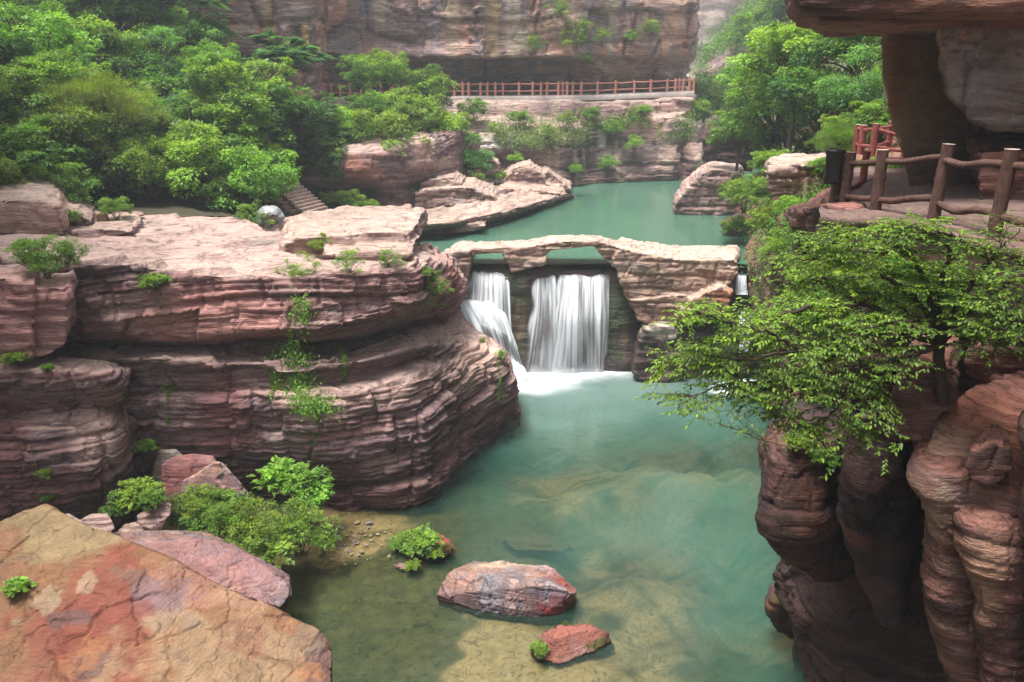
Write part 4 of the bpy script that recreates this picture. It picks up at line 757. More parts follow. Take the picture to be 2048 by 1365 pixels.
# orange slab
rng0 = np.random.default_rng(3); COLS = [(.19, .085, .055), (.085, .065, .065), (.26, .17, .09), (.20, .06, .04), (.14, .09, .07), (.24, .11, .05), (.17, .14, .10), (.27, .20, .13)]
BL('huge tilted orange and red slab in the lower left corner', [hp((92,1010,15.2),(165,1045,14.6),(20,1080,14.6),(-300,1150,13),(560,1222,13.8),(640,1258,13.2),(664,1290,12.9),(650,1700,9),(-400,1900,7.5),(40,1050,15.0),
      (105,1200,16.4),(640,1420,13.6),(668,1500,12.2),(-300,1500,16)) + hp((640,1500,'z-.8'),(640,1700,'z-.8'),(-300,1400,'z-.8'),(300,1250,'z-.8'))], 501, .03, mt=M_SLAB, lump=.45, bed=.0, scale=.55, amp=.9, ledge=0, joint=.3, crack=0, topmix=.0, flake=(.035, 1.6), plates=1.5, edge=.75, ragged=.9,
   stains=[(tuple(P(300,1300,12)),(14,14,14),(.19,.098,.052),1.0), (tuple(P(250,1230,13)),(1.7,1.8,1.6),(.185,.052,.034),.75,.5), (tuple(P(130,1060,14.6)),(1.2,1.0,.8),(.23,.17,.09),.8), (tuple(P(440,1160,13.6)),(2.0,.8,.5),(.30,.17,.12),.55),(tuple(P(330,1200,13)),(.7,.7,.7),(.17,.11,.12),.8),
           (tuple(P(160,1260,12.5)),(1.3,1.0,1),(.17,.05,.034),.7), (tuple(P(60,1350,11)),(1.5,.8,1),(.19,.08,.05),.6), (tuple(P(450,1320,12)),(2.0,1.2,1),(.25,.17,.10),.7),(tuple(P(100,1500,10)),(2,.8,1),(.24,.18,.10),.7),
           (tuple(P(650,1340,12.6)),(.35,1.5,1.4),(.10,.055,.05),.9)] + [(tuple(P(rng0.uniform(0, 640), rng0.uniform(1080, 1365), rng0.uniform(10.5, 14.5))), (rng0.uniform(.15, .55), rng0.uniform(.15, .5), rng0.uniform(.3, .9)), COLS[rng0.integers(len(COLS))], rng0.uniform(.4, .8)) for _ in range(60)])
BL('long purple slab lying behind the orange slab', [hp((205,1062,16.6),(300,1062,16.9),(420,1082,16.6),(500,1112,16.1),(575,1170,15.4),(582,1190,15.2),(560,1215,14.9),(460,1190,14.9),(300,1110,15.3),(575,1250,'z-.3'),(460,1240,'z-.3'),(250,1150,'z0'),(420,1060,18),(580,1150,16.8))], 502, .035, mt=M_SLAB, topmix=.25, scale=.5, bed=.15, ledge=0, crack=.3, flake=(.03,.9), plates=.9, stains=[(tuple(P(450,1130,15.6)),(2.5,2,1),(.25,.12,.12),.6)])
BL('upright purple boulder behind, flat face to the left', [hp((330,985,19.8),(322,930,20),(345,915,20.2),(385,908,20.4),(425,912,20.5),(430,930,20.2),(480,1000,19.8),(330,1020,19.5),(330,930,21.5),(430,920,21.5),(400,1060,19.4))], 503, .04, mt=M_SLAB, bed=.2, ledge=0, crack=.4, flake=(.03,.8), plates=.8, stains=[(tuple(P(380,940,20)),(1.2,1,.8),(.27,.09,.09),.7)])
BL('upright purple boulder in front, leaning to the right', [hp((360,990,19.2),(365,962,19.4),(430,925,19.6),(452,930,19.6),(480,965,19.4),(506,1005,19.2),(505,1060,18.9),(380,1060,18.8),(440,930,20.6),(500,1000,20.4))], 504, .04, mt=M_SLAB, bed=.2, ledge=0, crack=.4, flake=(.03,.8), plates=.8, stains=[(tuple(P(420,980,19.3)),(.8,1,.5),(.36,.20,.19),.6)])
BL('small dark rock wedged in the cleft, upper one', [hp((280,900,21.4),(300,885,21.6),(340,895,21.6),(330,930,21.2),(285,940,21),(320,900,22.4),(300,950,21.2))], 505, .04, pal='dark')
BL('small grey rock wedged in the cleft, lower one', [hp((308,930,20.9),(318,898,21.1),(350,898,21.2),(368,915,21),(330,955,20.6),(306,955,20.8),(350,910,21.8),(330,990,20.4))], 506, .04, pal='grey')
BL('purple plank shaped rock leaning among the plants', [hp((272,1030,17.6),(325,1000,18),(342,1008,17.9),(340,1030,17.6),(300,1058,17.2),(272,1045,17.4),(330,1020,18.6),(310,1080,17.2))], 507, .03)
BL('pointed purple rock just above the orange slab', [hp((160,1042,16.4),(182,1028,16.6),(215,1028,16.6),(232,1058,16.3),(200,1080,16),(165,1070,16.1),(200,1040,17.3))], 508, .03)
BL('pale rounded rock just above the orange slab', [hp((232,1062,16.8),(248,1045,17),(275,1040,17),(290,1060,16.8),(270,1085,16.5),(235,1080,16.5),(265,1050,17.6))], 509, .03, pal='shore')
BL('narrow pink rock edge behind the top of the orange slab', [hp((118,1030,15.6),(135,1026,15.8),(170,1045,15.6),(185,1065,15.4),(150,1075,15.2),(150,1040,16.4))], 510, .03)
# boulder standing in the water
BL('big angular boulder of pink and red stone standing in the pool', [
    hp((873,1190,'z.25'),(885,1160,17.9),(905,1142,18.2),(1045,1170,17.6),(1062,1148,18.0),(1100,1170,'z.9'),(1150,1188,17.0),(1118,1228,'z0'),(1075,1236,'z0'),(960,1226,'z0'),(890,1205,'z0'),(945,1122,19.2),(1010,1128,19.2),(1095,1128,19),(1155,1180,18.2),
       (880,1230,'z-.6'),(1080,1262,'z-.6'),(1120,1250,'z-.6'),(1150,1200,'z-.6')), hp((878,1168,17.7),(905,1140,18.3),(945,1120,19.3),(960,1128,19.2),(930,1150,18.2),(900,1180,17.7),(900,1200,'z.3'),(960,1160,18.1)),
    hp((1050,1165,17.6),(1060,1145,18.1),(1095,1126,19.0),(1108,1140,18.6),(1085,1168,17.5),(1110,1200,'z.5'),(1060,1190,17.4)), hp((1095,1150,17.9),(1105,1135,18.6),(1150,1180,17.6),(1154,1190,17.4),(1125,1222,'z.1'),(1110,1190,17.3),(1145,1215,'z0'))], 511, .026, scale=.4, bed=.5, amp=.8, dip=(.1, .1), joint=.3, ledge=0, flake=(.03,.8), plates=.8, topmix=.5,
   stains=[(tuple(P(1110,1190,17.5)),(.7,.9,.45),RED,.85),(tuple(P(1000,1145,18.5)),(1.3,.7,.18),(.55,.42,.31),.8),(tuple(P(940,1190,17.6)),(1.3,.3,.35),(.19,.11,.11),.6)], wet=(-.1, .35, .5))
BL('flat red boulder barely above the water at the bottom', [hp((1058,1295,'z.1'),(1085,1262,15.9),(1110,1250,16.1),(1170,1246,16.2),(1215,1265,16),(1222,1280,'z.1'),(1190,1302,'z.05'),(1120,1328,'z.02'),(1075,1320,'z.02'),(1100,1280,'z.42'),(1160,1262,'z.42'),(1060,1320,'z-.3'),(1230,1300,'z-.3'))], 512, .026, scale=.4, bed=.3, pal='near', ledge=0, flake=(.025,.5), plates=.5,
   stains=[(tuple(P(1150,1262,16)),(.7,.5,.3),(.26,.09,.065),.8),(tuple(P(1090,1290,15.5)),(.5,.3,.3),(.20,.07,.06),.7),(tuple(P(1195,1288,15.7)),(.5,.25,.12),(.07,.09,.02),.9)])
BL('small deep red rock with grass on it, in the shallows', [hp((862,1105,'z.1'),(866,1080,20),(882,1070,20.2),(900,1080,20.1),(912,1100,'z.1'),(885,1118,'z.05'),(862,1112,'z0'),(890,1090,'z.45'),(885,1100,'z-.3'))], 513, .026, scale=.4, pal='near', stains=[(tuple(P(888,1095,20)),(1,1,1),RED,.8)])
BL('low dark red rock under the leafy plant in the shallows', [hp((808,1100,'z.05'),(820,1084,20.4),(845,1082,20.5),(856,1098,'z.1'),(830,1108,'z0'),(835,1092,'z.25'),(830,1100,'z-.3'))], 514, .026, scale=.4, pal='near', stains=[(tuple(P(830,1095,20)),(1,1,1),RED,.7)])
BL('weedy rock just under the surface beyond the big boulder', [hp((1010,1080,'z-.15'),(1040,1068,'z-.10'),(1100,1070,'z-.12'),(1140,1090,'z-.3'),(1130,1102,'z-.2'),(1030,1100,'z-.25'),(1080,1085,'z-.08'),(1070,1120,'z-.9'),(1150,1100,'z-.9'),(1000,1090,'z-.9'))], 515, .04, scale=.5, pal='grey', stains=[(tuple(P(1070,1085,'z0')),(3,3,1),(.115,.10,.03),.9)])
BL('pale flat stone in the shallows below the leafy plant', [hp((785,1130,'z.06'),(800,1122,'z.1'),(822,1128,'z.1'),(825,1138,'z.04'),(800,1142,'z.0'),(805,1132,'z-.2'))], 516, .025, scale=.4, pal='shore')
BL('pale flat stone in the shallows behind the leafy plant', [hp((775,1078,'z.06'),(785,1072,'z.12'),(802,1076,'z.1'),(798,1086,'z.04'),(780,1086,'z.0'),(790,1080,'z-.2'))], 517, .025, scale=.4, pal='bridge')
# pebbles
rng = np.random.default_rng(5)
rng2 = np.random.default_rng(6)
def pebble_mesh(seed):
    bm = bmesh.new(); bmesh.ops.create_icosphere(bm, subdivisions=3, radius=1); r = np.random.default_rng(seed)
    s = r.uniform(.7, 1.2, 3) * (1, .8, .5)
    for v in bm.verts:
        q = np.array(v.co); q = q * (1 + .25 * float(vn(q[0] * 1.3 + seed * 9, q[1] * 1.3, q[2] * 1.3, seed))); q = np.sign(q) * np.abs(q) ** .85; v.co = q * s
    me = bpy.data.meshes.new('pebble'); bm.to_mesh(me); bm.free()
    for f in me.polygons: f.use_smooth = True
    return me
pm = [simple_mat('pebble_' + n, c, .7, .3, 14, .01) for n, c in (('grey', (.17, .16, .15)), ('tan', (.24, .17, .10)), ('brown', (.15, .10, .06)), ('pale', (.30, .24, .18)))]
PB = [pebble_mesh(i) for i in range(6)]
for i, me in enumerate(PB): me.materials.append(pm[i % 4])
pts = [(700,1062),(712,1070),(690,1072),(724,1064),(735,1058),(745,1080),(706,1092),(690,1100),(722,1104),(700,1110),(752,1066),(680,1055),(768,1062),(715,1048),(738,1046),(675,1078),(664,1092),(740,1120),(790,1100),(660,1120),(690,1128),(758,1096),(778,1112),(705,1082),(682,1110),(730,1090)] + [(660 + abs(rng2.normal(0, 55)), 1082 + rng2.normal(0, 22)) for _ in range(60)]
for i, (a, b) in enumerate(pts):
    q = P(a + rng.uniform(-4, 4), b + rng.uniform(-3, 3), 'z.01'); o = link('pebble', PB[rng.integers(6)], label='rounded pebble in the shallows at the foot of the bushes', cat='pebble', group='pebbles in the shallows', loc=tuple(q))
    s = rng.uniform(.03, .12) if i < 26 else rng.uniform(.02, .06); o.scale = (s, s * rng.uniform(.7, 1), s * .7); o.rotation_euler = (rng.uniform(-.3, .3), rng.uniform(-.3, .3), rng.uniform(0, 6))
print('boulders', time.time() - T0)
# ================================================================ FENCES, STAIR, WALKWAY
def bark_mat(name, c1, c2, rough=.85):
    m, nt, out = new_mat(name); L = nt.links.new
    b = N(nt, 'ShaderNodeBsdfPrincipled'); b.inputs['Roughness'].default_value = rough; b.inputs['Specular IOR Level'].default_value = .25
    geo = N(nt, 'ShaderNodeTexCoord'); mp = N(nt, 'ShaderNodeMapping'); mp.inputs['Scale'].default_value = (1, 1, .35); L(geo.outputs['Object'], mp.inputs[0])
    n = N(nt, 'ShaderNodeTexNoise'); n.inputs['Scale'].default_value = 22; n.inputs['Detail'].default_value = 6; n.inputs['Roughness'].default_value = .7; L(mp.outputs[0], n.inputs['Vector'])
    at = N(nt, 'ShaderNodeAttribute', attribute_name='Col')
    mx = N(nt, 'ShaderNodeMix', data_type='RGBA'); mx.inputs[6].default_value = (*c1, 1); mx.inputs[7].default_value = (*c2, 1)
    mr = N(nt, 'ShaderNodeMapRange'); mr.inputs[1].default_value = .35; mr.inputs[2].default_value = .65; L(n.outputs['Fac'], mr.inputs[0]); L(mr.outputs[0], mx.inputs[0])
    sp = N(nt, 'ShaderNodeSeparateColor'); L(at.outputs['Color'], sp.inputs[0])
    m2 = N(nt, 'ShaderNodeMix', data_type='RGBA'); m2.inputs[7].default_value = (.44, .34, .28, 1); L(sp.outputs[0], m2.inputs[0]); L(mx.outputs[2], m2.inputs[6])
    bp = N(nt, 'ShaderNodeBump'); bp.inputs['Distance'].default_value = .02; L(n.outputs['Fac'], bp.inputs['Height']); L(bp.outputs[0], b.inputs['Normal'])
    L(m2.outputs[2], b.inputs['Base Color']); L(b.outputs[0], out.inputs[0]); return m
def log_mesh(name, pts, r, seg=14, cap=0.0, rough=.06, seed=0):
    pts = cr_axis(np.array(pts, float), max(8, len(pts) * 5)); n = len(pts); rings = []
    for i in range(n):
        t = pts[min(i + 1, n - 1)] - pts[max(i - 1, 0)]; t /= np.linalg.norm(t)
        a = np.cross(t, (0.31, .17, .93) if abs(t[2]) < .8 else (1, 0, 0)); a /= np.linalg.norm(a); b = np.cross(t, a)
        th = np.linspace(0, 2 * pi, seg, endpoint=False)
        rad = r * (1 + rough * .9 * vn(th * 9, i * 2.9, 1, seed + 2) + rough * 1.6 * vn(np.cos(th) * 1.6 + seed, np.sin(th) * 1.6, i * .7, seed) + rough * vn(th * 3, i * 1.3, 0, seed + 1))
        rings.append(pts[i] + rad[:, None] * (np.cos(th)[:, None] * a + np.sin(th)[:, None] * b))
    g = np.array(rings); v = g.reshape(-1, 3); f = grid_faces(n, seg, True).tolist()
    col = np.zeros((len(v) + 2 * (seg + 1), 3))
    ve = [v]
    for e, ring in ((0, g[0]), (1, g[-1])):
        ax = pts[0] - pts[1] if e == 0 else pts[-1] - pts[-2]; ax /= np.linalg.norm(ax)
        base = len(np.concatenate(ve)); ve.append(ring + ax * .003); ve.append((ring.mean(0) + ax * r * .12)[None]); col[base:base + seg + 1, 0] = cap
        for j in range(seg): f.append((base + j, base + (j + 1) % seg, base + seg, base + seg))
    v = np.concatenate(ve); F4 = [q for q in f if q[2] != q[3]]; F3 = [q[:3] for q in f if q[2] == q[3]]
    me = bpy.data.meshes.new(name); me.from_pydata(v.tolist(), [], F4 + F3); set_col(me, 'Col', col)
    for p_ in me.polygons: p_.use_smooth = len(p_.vertices) == 4
    return me
def empty(name, loc, label, cat, group=None):
    o = bpy.data.objects.new(name, None); C.objects.link(o); o.location = tuple(loc); o.empty_display_size = .2
    o['label'] = label; o['category'] = cat
    if group: o['group'] = group
    return o
M_BARK = bark_mat('dark_bark', (.050, .026, .020), (.13, .07, .055)); M_REDP = bark_mat('red_painted_log', (.17, .035, .028), (.30, .085, .065)); M_REDF = bark_mat('weathered_red_log', (.36, .11, .085), (.48, .24, .19))
def fence(posts, rails, label, mat, pr, rrad, hs_=None, railmat=None, heights=(.45, .95), sag=.04, cap=1.0, seed=0):
    """posts: list of (foot point, height)"""
    root = empty('railing', posts[0][0], label, 'railing'); o0 = np.array(posts[0][0]); rg = np.random.default_rng(seed)
    for i, (q, h) in enumerate(posts):
        q = np.array(q) - o0; lean = rg.normal(0, .012, 2)
        me = log_mesh('post', [q + (0, 0, -.35), q + (lean[0] * .5, lean[1] * .5, h * .5), q + (lean[0], lean[1], h)], pr * rg.uniform(.93, 1.07), 16, cap, seed=i + seed)
        me.materials.append(mat); link('post', me, root)
    for (i, j) in rails:
        a = np.array(posts[i][0]) - o0; b = np.array(posts[j][0]) - o0
        for hh in heights:
            h1 = hh * posts[i][1] / 1.2; h2 = hh * posts[j][1] / 1.2; k1, k2 = rg.normal(0, sag, 2)
            me = log_mesh('rail', [a + (0, 0, h1 + k1 * .5), a * .67 + b * .33 + (0, 0, h1 * .67 + h2 * .33 - abs(k1)), a * .33 + b * .67 + (0, 0, h1 * .33 + h2 * .67 - abs(k2) * .5), b + (0, 0, h2 + k2 * .5)], rrad * rg.uniform(.9, 1.1), 12, 0, .10, seed=i * 7 + int(hh * 10))
            me.materials.append(railmat or mat); link('rail', me, root)
    return root
def pp(px, top, bot, Y):
    a = P(px, bot, Y); b = P(px, top, Y); return (a, b[2] - a[2])
# dark railing on the right path: front line then the return behind it
posts = [pp(1664,310,424,15.6), pp(1685,305,426,15.2), pp(1748,300,434,13.9), pp(1866,289,434,12.6), pp(1986,299,478,11.2), pp(2110,300,520,10.2)]
fence(posts, [(0,1),(1,2),(2,3),(3,4),(4,5)], 'dark brown log railing with bark texture along the near path', M_BARK, .098, .055, heights=(.33, .99), sag=.05, cap=.9, seed=3)
posts = [pp(1669,305,416,16.4), pp(1721,303,390,19.5), pp(1760,301,372,21.5), pp(1835,300,380,20)]
fence(posts, [(0,1),(1,2),(2,3)], 'reddish brown log railing on the far side of the near path', M_REDP, .092, .05, heights=(.35, .9), sag=.03, cap=.8, seed=5)
posts = [pp(1711,250,298,29), pp(1721,251,302,28), pp(1744,248,305,26.5), pp(1776,243,295,29), pp(1810,270,312,26), pp(1850,272,316,25)]
fence(posts, [(0,1),(1,2),(2,3),(2,4),(4,5)], 'bright red log railing farther along the right path', bark_mat('bright_red_log', (.16, .038, .035), (.27, .085, .07)), .125, .06, heights=(.25, 1.0), sag=.03, cap=.9, seed=9)
posts = [pp(1599,382,404,25.5), pp(1604,354,404,25.2), pp(1608,356,402,25.0)]
r_ = empty('bollard', posts[0][0], 'weathered grey timber posts standing together beyond the railing', 'posts')
for i, (q, h) in enumerate(posts):
    me = log_mesh('post', [np.array(q) - np.array(posts[0][0]) + (0, 0, -.2), np.array(q) - np.array(posts[0][0]) + (0, 0, h)], .075, 12, .5, seed=i); me.materials.append(simple_mat('grey_timber', (.30, .22, .17), .85, .35, 12, .01, stretch=(1, 1, .2))); link('post', me, r_)
# bin on the first post
g = []
for t, r in ((0, .02), (0, .145), (.05, .155), (.25, .15), (.45, .165), (.5, .185), (.54, .18), (.545, .15), (.50, .14), (.1, .12)):
    th = np.linspace(0, 2 * pi, 28, endpoint=False); rr_ = r * (1 + .05 * vn(np.cos(th) * 3, np.sin(th) * 3, t * 5, 77) + .06 * vn(np.cos(th) * 7, np.sin(th) * 7, t * 9, 78)); g.append(np.stack([np.cos(th) * rr_, np.sin(th) * rr_ * .8, 0 * th + t], 1))
g = np.array(g); me = mk_mesh('litter_bin', g.reshape(-1, 3), grid_faces(len(g), 28, True), mat=simple_mat('black_plastic', (.012, .013, .014), .3, .2, 6, .01, .5))
o = link('litter_bin', me, label='black litter bin with bag hanging on the end post of the railing', cat='bin'); o.location = tuple(P(1662, 368, 15.3)); o.scale = (1.05, 1.05, 1.25)
# long red railing on the walkway
wl_pts = [(560,199,64.0),(640,196,64.8),(700,196,65.0),(800,195,65.6),(920,193,66.3),(1020,192.5,66.9),(1130,191.5,67.4),(1200,190.5,68.0),(1280,187.5,69.0),(1340,185,70.0),(1388,182.5,70.6)]
W = cr_axis(np.array([P(*q) for q in wl_pts]), 400)
wz = np.array([14 + (q[2] - 14) for q in W])
edge = W.copy()
g = np.stack([edge + (0, -.10, -.42), edge + (0, -.12, -.02), edge + (0, -.06, 0), edge + (0, 6, 0), edge + (0, 9, 0)], 0)
g2 = g.copy(); me = mk_mesh('walkway', g.reshape(-1, 3), grid_faces(5, 400), smooth=False, mat=simple_mat('concrete', (.33, .28, .26), .85, .25, 2.5, .02))
link('walkway', me, label='narrow walkway slab cut across the back cliff', **ST)
xs = [585,602,622,645,663,680] + list(np.arange(700, 925, 21)) + [925,937,962,974,991,1006,1037,1067,1080,1094,1116,1126,1135,1146,1162,1195,1231,1268,1302,1334,1350,1359,1366,1378,1387]
posts = []
for x in xs:
    j = np.argmin(np.abs(W[:, 0] / (W[:, 1] * CP + (CAM_Z - W[:, 2]) * SP) * F + 1024 - x)); posts.append((W[j] + (0, .12 + .25 * (x in (1006,1094,1126,1146,1359)), 0), 1.12))
fence(posts, [(i, i + 1) for i in range(len(posts) - 1)], 'long faded red railing along the walkway on the back cliff', M_REDF, .115, .05, heights=(.42, 1.02), sag=.015, cap=1, seed=11)
# the path on the right
gp = np.array([[P(*q) for q in r] for r in [
    [(1690,300,'z11.2'),(1750,296,'z11.2'),(1860,300,'z11.3'),(2100,310,'z11.4')], [(1680,380,'z11.35'),(1760,372,'z11.4'),(1860,372,'z11.5'),(2200,380,'z11.6')],
    [(1640,418,'z11.55'),(1740,420,'z11.6'),(1880,428,'z11.65'),(2250,450,'z11.7')], [(1640,436,'z11.5'),(1760,450,'z11.6'),(1900,470,'z11.65'),(2250,560,'z11.7')]]])
gp = np.concatenate([gp, gp[-1:] + np.array((0, .12, -.25)), gp[-1:] + np.array((0, .35, -.9))]); gp = even(gp, .07); gp = np.swapaxes(even(np.swapaxes(gp, 0, 1), .07), 0, 1); Rr, Kk = gp.shape[:2]; f_ = gp.reshape(-1, 3)
f_[:, 2] += .05 * fbm(f_[:, 0] / .8, f_[:, 1] / .8, 0 * f_[:, 0], 600, 4) + .04
nn_ = np.tile(np.array((0, 0, 1.0)), (len(f_), 1))
me = mk_mesh('path', f_, grid_faces(Rr, Kk), rock_colour(f_, nn_, dict(seed=600, pal='near', scale=.5, stains=[(tuple(P(1780,385,17)),(6,9,1),(.15,.11,.095),.85)])), mat=M_ROCK_NEAR)
link('path', me, label='trodden rock path behind the dark railing', **ST)
# stone stair
def box_verts(c, sx, sy, sz, ax):
    ax = np.array(ax) / np.linalg.norm(ax); ay = np.array((-ax[1], ax[0], 0)); v = []
    for a in (-1, 1):
        for b in (-1, 1):
            for z in (0, 1): v.append(np.array(c) + ax * a * sx / 2 + ay * b * sy / 2 + np.array((0, 0, z * sz)))
    return v
BF = [(0,1,3,2),(4,6,7,5),(0,4,5,1),(2,3,7,6),(0,2,6,4),(1,5,7,3)]
def bevel_mesh(name, boxes, bev, mat):
    bm = bmesh.new()
    for v in boxes:
        vs_ = [bm.verts.new(q) for q in v]
        for f in BF: bm.faces.new([vs_[i] for i in f])
    bmesh.ops.recalc_face_normals(bm, faces=bm.faces); bmesh.ops.bevel(bm, geom=bm.edges[:], offset=bev, segments=2, profile=.6, affect='EDGES')
    me = bpy.data.meshes.new(name); bm.to_mesh(me); bm.free(); me.materials.append(mat); return me
M_STEP = simple_mat('stair_stone', (.36, .26, .22), .9, .3, 3, .03); M_RISE = simple_mat('stair_side', (.19, .13, .11), .9, .35, 3, .04)
b0 = P(655, 442, 41.2); up = P(550, 352, 42.4); d_ = up - b0; ns = 15; hd = np.array((d_[0], d_[1], 0)); run = np.linalg.norm(hd) / ns; hd /= np.linalg.norm(hd); rise = d_[2] / ns
st_ = empty('stair', b0, 'stone stair of fifteen steps climbing into the trees', 'stair'); rg = np.random.default_rng(8)
wdir = np.array((-hd[1], hd[0], 0)); wdir = wdir if wdir[1] < 0 else -wdir
for i in range(ns):
    c = hd * run * (i + .5) + np.array((0, 0, rise * (i + 1) - .13)); j = rg.normal(0, .012, 2)
    me = bevel_mesh('tread', [box_verts(c + hd * j[0], run * 1.16, 2.1 + rg.uniform(-.06, .06), .13, hd)], .018, M_STEP); link('tread', me, st_)
    c2 = hd * run * (i + .56); me = bevel_mesh('riser', [box_verts(c2 - np.array((0, 0, 1.0)), run * .98, 2.0, 1.0 + rise * (i + 1) - .135, hd)], .01, M_RISE); link('riser', me, st_)
for i in range(9):      # rough stones of the near flank
    c = hd * run * (1.0 + i * 1.25) + wdir * (1.25 + .1 * (i % 3)) + np.array((0, 0, -.9)); h = .9 + rise * (i * 1.25 - .2)
    me = bevel_mesh('flank_stone', [box_verts(c, run * 1.35, .55, max(h, .5), hd)], .05, M_RISE); link('flank_stone', me, st_)
# small masonry block and bench
def blk(px, py, Y, sx, sy, sz, nm, lab, cat, mat, n=3, ax=(1, .1, 0)):
    c = P(px, py, Y); r0 = empty(nm, c, lab, cat); ax = np.array(ax) / np.linalg.norm(ax)
    for k in range(2):
        for i in range(n):
            me = bevel_mesh('stone', [box_verts(ax * ((i - (n - 1) / 2) * sx / n + (.1 if k else 0)) + np.array((0, 0, k * sz / 2)), sx / n * .97, sy, sz / 2 * .96, ax)], .03, mat); link('stone', me, r0)
blk(692, 441, 42.0, 1.1, .7, .42, 'masonry_block', 'low block of squared stones at the foot of the stair', 'stone block', simple_mat('squared_stone', (.27, .20, .18), .9, .35, 4, .03))
c = P(756, 436, 43.5); bn = empty('bench', c, 'small pale stone bench on the shore below the rock wall', 'bench'); M_BENCH = simple_mat('pale_stone', (.50, .47, .42), .8, .2, 5, .01)
link('seat', bevel_mesh('seat', [box_verts((0, 0, .33), 1.0, .4, .09, (1, .25, 0))], .015, M_BENCH), bn)
for s_ in (-.36, .36): link('leg', bevel_mesh('leg', [box_verts(np.array((s_, s_ * .25, -.05)), .12, .32, .378, (1, .25, 0))], .012, M_BENCH), bn)
# plastic sheeted heap and the stump on the plateau
bm = bmesh.new(); bmesh.ops.create_icosphere(bm, subdivisions=5, radius=1)
for v in bm.verts:
    q = np.array(v.co); r = 1 + .10 * float(vn(q[0] * 2, q[1] * 2, q[2] * 2, 9)) + .05 * abs(float(vn(q[0] * 5, q[1] * 5, q[2] * 3, 10))) + .03 * abs(float(vn(q[0] * 11, q[1] * 11, q[2] * 6, 12)))
    v.co = Vector((q[0] * .62 * r, q[1] * .5 * r, q[2] * .56 * r))
me = bpy.data.meshes.new('sheeted_heap'); bm.to_mesh(me); bm.free()
for p_ in me.polygons: p_.use_smooth = True
me.materials.append(simple_mat('plastic_sheet', (.24, .26, .265), .28, .25, 5, .03, .5)); o = link('plastic_bag', me, label='grey plastic sheeted heap beside the stair', cat='plastic bag'); o.location = tuple(P(541, 436, 35.5))
q = P(207, 449, 29.5); bmx = [box_verts(np.array((dx, 0, -.1)), .085, .16, .48 + .05 * (k % 2), (1, .1, 0)) for k, dx in enumerate((-.17, -.085, 0, .085, .17))]
o = link('wooden_stump', bevel_mesh('wooden_stump', bmx, .012, simple_mat('brown_timber', (.20, .12, .075), .85, .3, 9, .01, stretch=(1, 1, .2))), label='short brown timber stub standing on the plateau under the trees', cat='stump'); o.location = tuple(q)
print('built', time.time() - T0)
# ================================================================ VEGETATION
def leaf_mat(name, gloss=.35):
    m, nt, out = new_mat(name); L = nt.links.new
    at = N(nt, 'ShaderNodeAttribute', attribute_name='Col'); oi = N(nt, 'ShaderNodeObjectInfo')
    hv = N(nt, 'ShaderNodeHueSaturation')
    mr = N(nt, 'ShaderNodeMapRange'); mr.inputs[3].default_value = .475; mr.inputs[4].default_value = .515; L(oi.outputs['Random'], mr.inputs[0]); L(mr.outputs[0], hv.inputs['Hue'])
    mv = N(nt, 'ShaderNodeMapRange'); mv.inputs[3].default_value = .8; mv.inputs[4].default_value = 1.25; L(mathn(nt, 'FRACT', mathn(nt, 'MULTIPLY', oi.outputs['Random'], 7.3)), mv.inputs[0]); L(mv.outputs[0], hv.inputs['Value'])
    L(at.outputs['Color'], hv.inputs['Color'])
    b = N(nt, 'ShaderNodeBsdfPrincipled'); b.inputs['Roughness'].default_value = .5; b.inputs['Specular IOR Level'].default_value = gloss; L(hv.outputs[0], b.inputs['Base Color'])
    t = N(nt, 'ShaderNodeBsdfTranslucent'); ht = N(nt, 'ShaderNodeMix', data_type='RGBA', blend_type='MULTIPLY'); ht.inputs[0].default_value = 1; ht.inputs[7].default_value = (1.35, 1.45, .6, 1); L(hv.outputs[0], ht.inputs[6]); L(ht.outputs[2], t.inputs[0])
    mx = N(nt, 'ShaderNodeMixShader'); mx.inputs[0].default_value = .42; L(b.outputs[0], mx.inputs[1]); L(t.outputs[0], mx.inputs[2]); L(mx.outputs[0], out.inputs[0]); return m
M_LEAF = leaf_mat('leaf'); M_WOOD = simple_mat('bark', (.085, .062, .045), .9, .35, 6, .02, stretch=(1, 1, .25)); M_TWIG = simple_mat('twig', (.11, .08, .05), .9, .3, 10, .005)
def unit(a): return a / np.maximum(np.linalg.norm(a, axis=-1, keepdims=True), 1e-9)
def leaves(name, pos, axis, nrm, ln, wd, col, six=False, mat=None):
    axis = unit(axis); side = unit(np.cross(nrm, axis)); nr = np.cross(axis, side); ln = np.asarray(ln)[:, None]; wd = np.asarray(wd)[:, None]; n = len(pos)
    if six:
        T = [(0, 0, 0), (.28, .5, .10), (.66, .36, .07), (1, 0, -.12), (.66, -.36, .07), (.28, -.5, .10)]; F_ = [(0, 1, 2, 3), (0, 3, 4, 5)]
    else:
        T = [(0, 0, 0), (.45, .5, .12), (1, 0, -.06), (.45, -.5, .12)]; F_ = [(0, 1, 2, 3)]
    v = np.stack([pos + axis * ln * a + side * wd * b + nr * wd * c for a, b, c in T], 1).reshape(-1, 3)
    f = (np.arange(n)[:, None, None] * len(T) + np.array(F_)[None]).reshape(-1, 4)
    c = np.repeat(col, len(T), 0)
    return mk_mesh(name, v, f, np.clip(c, .002, .8), smooth=False, mat=mat or M_LEAF)
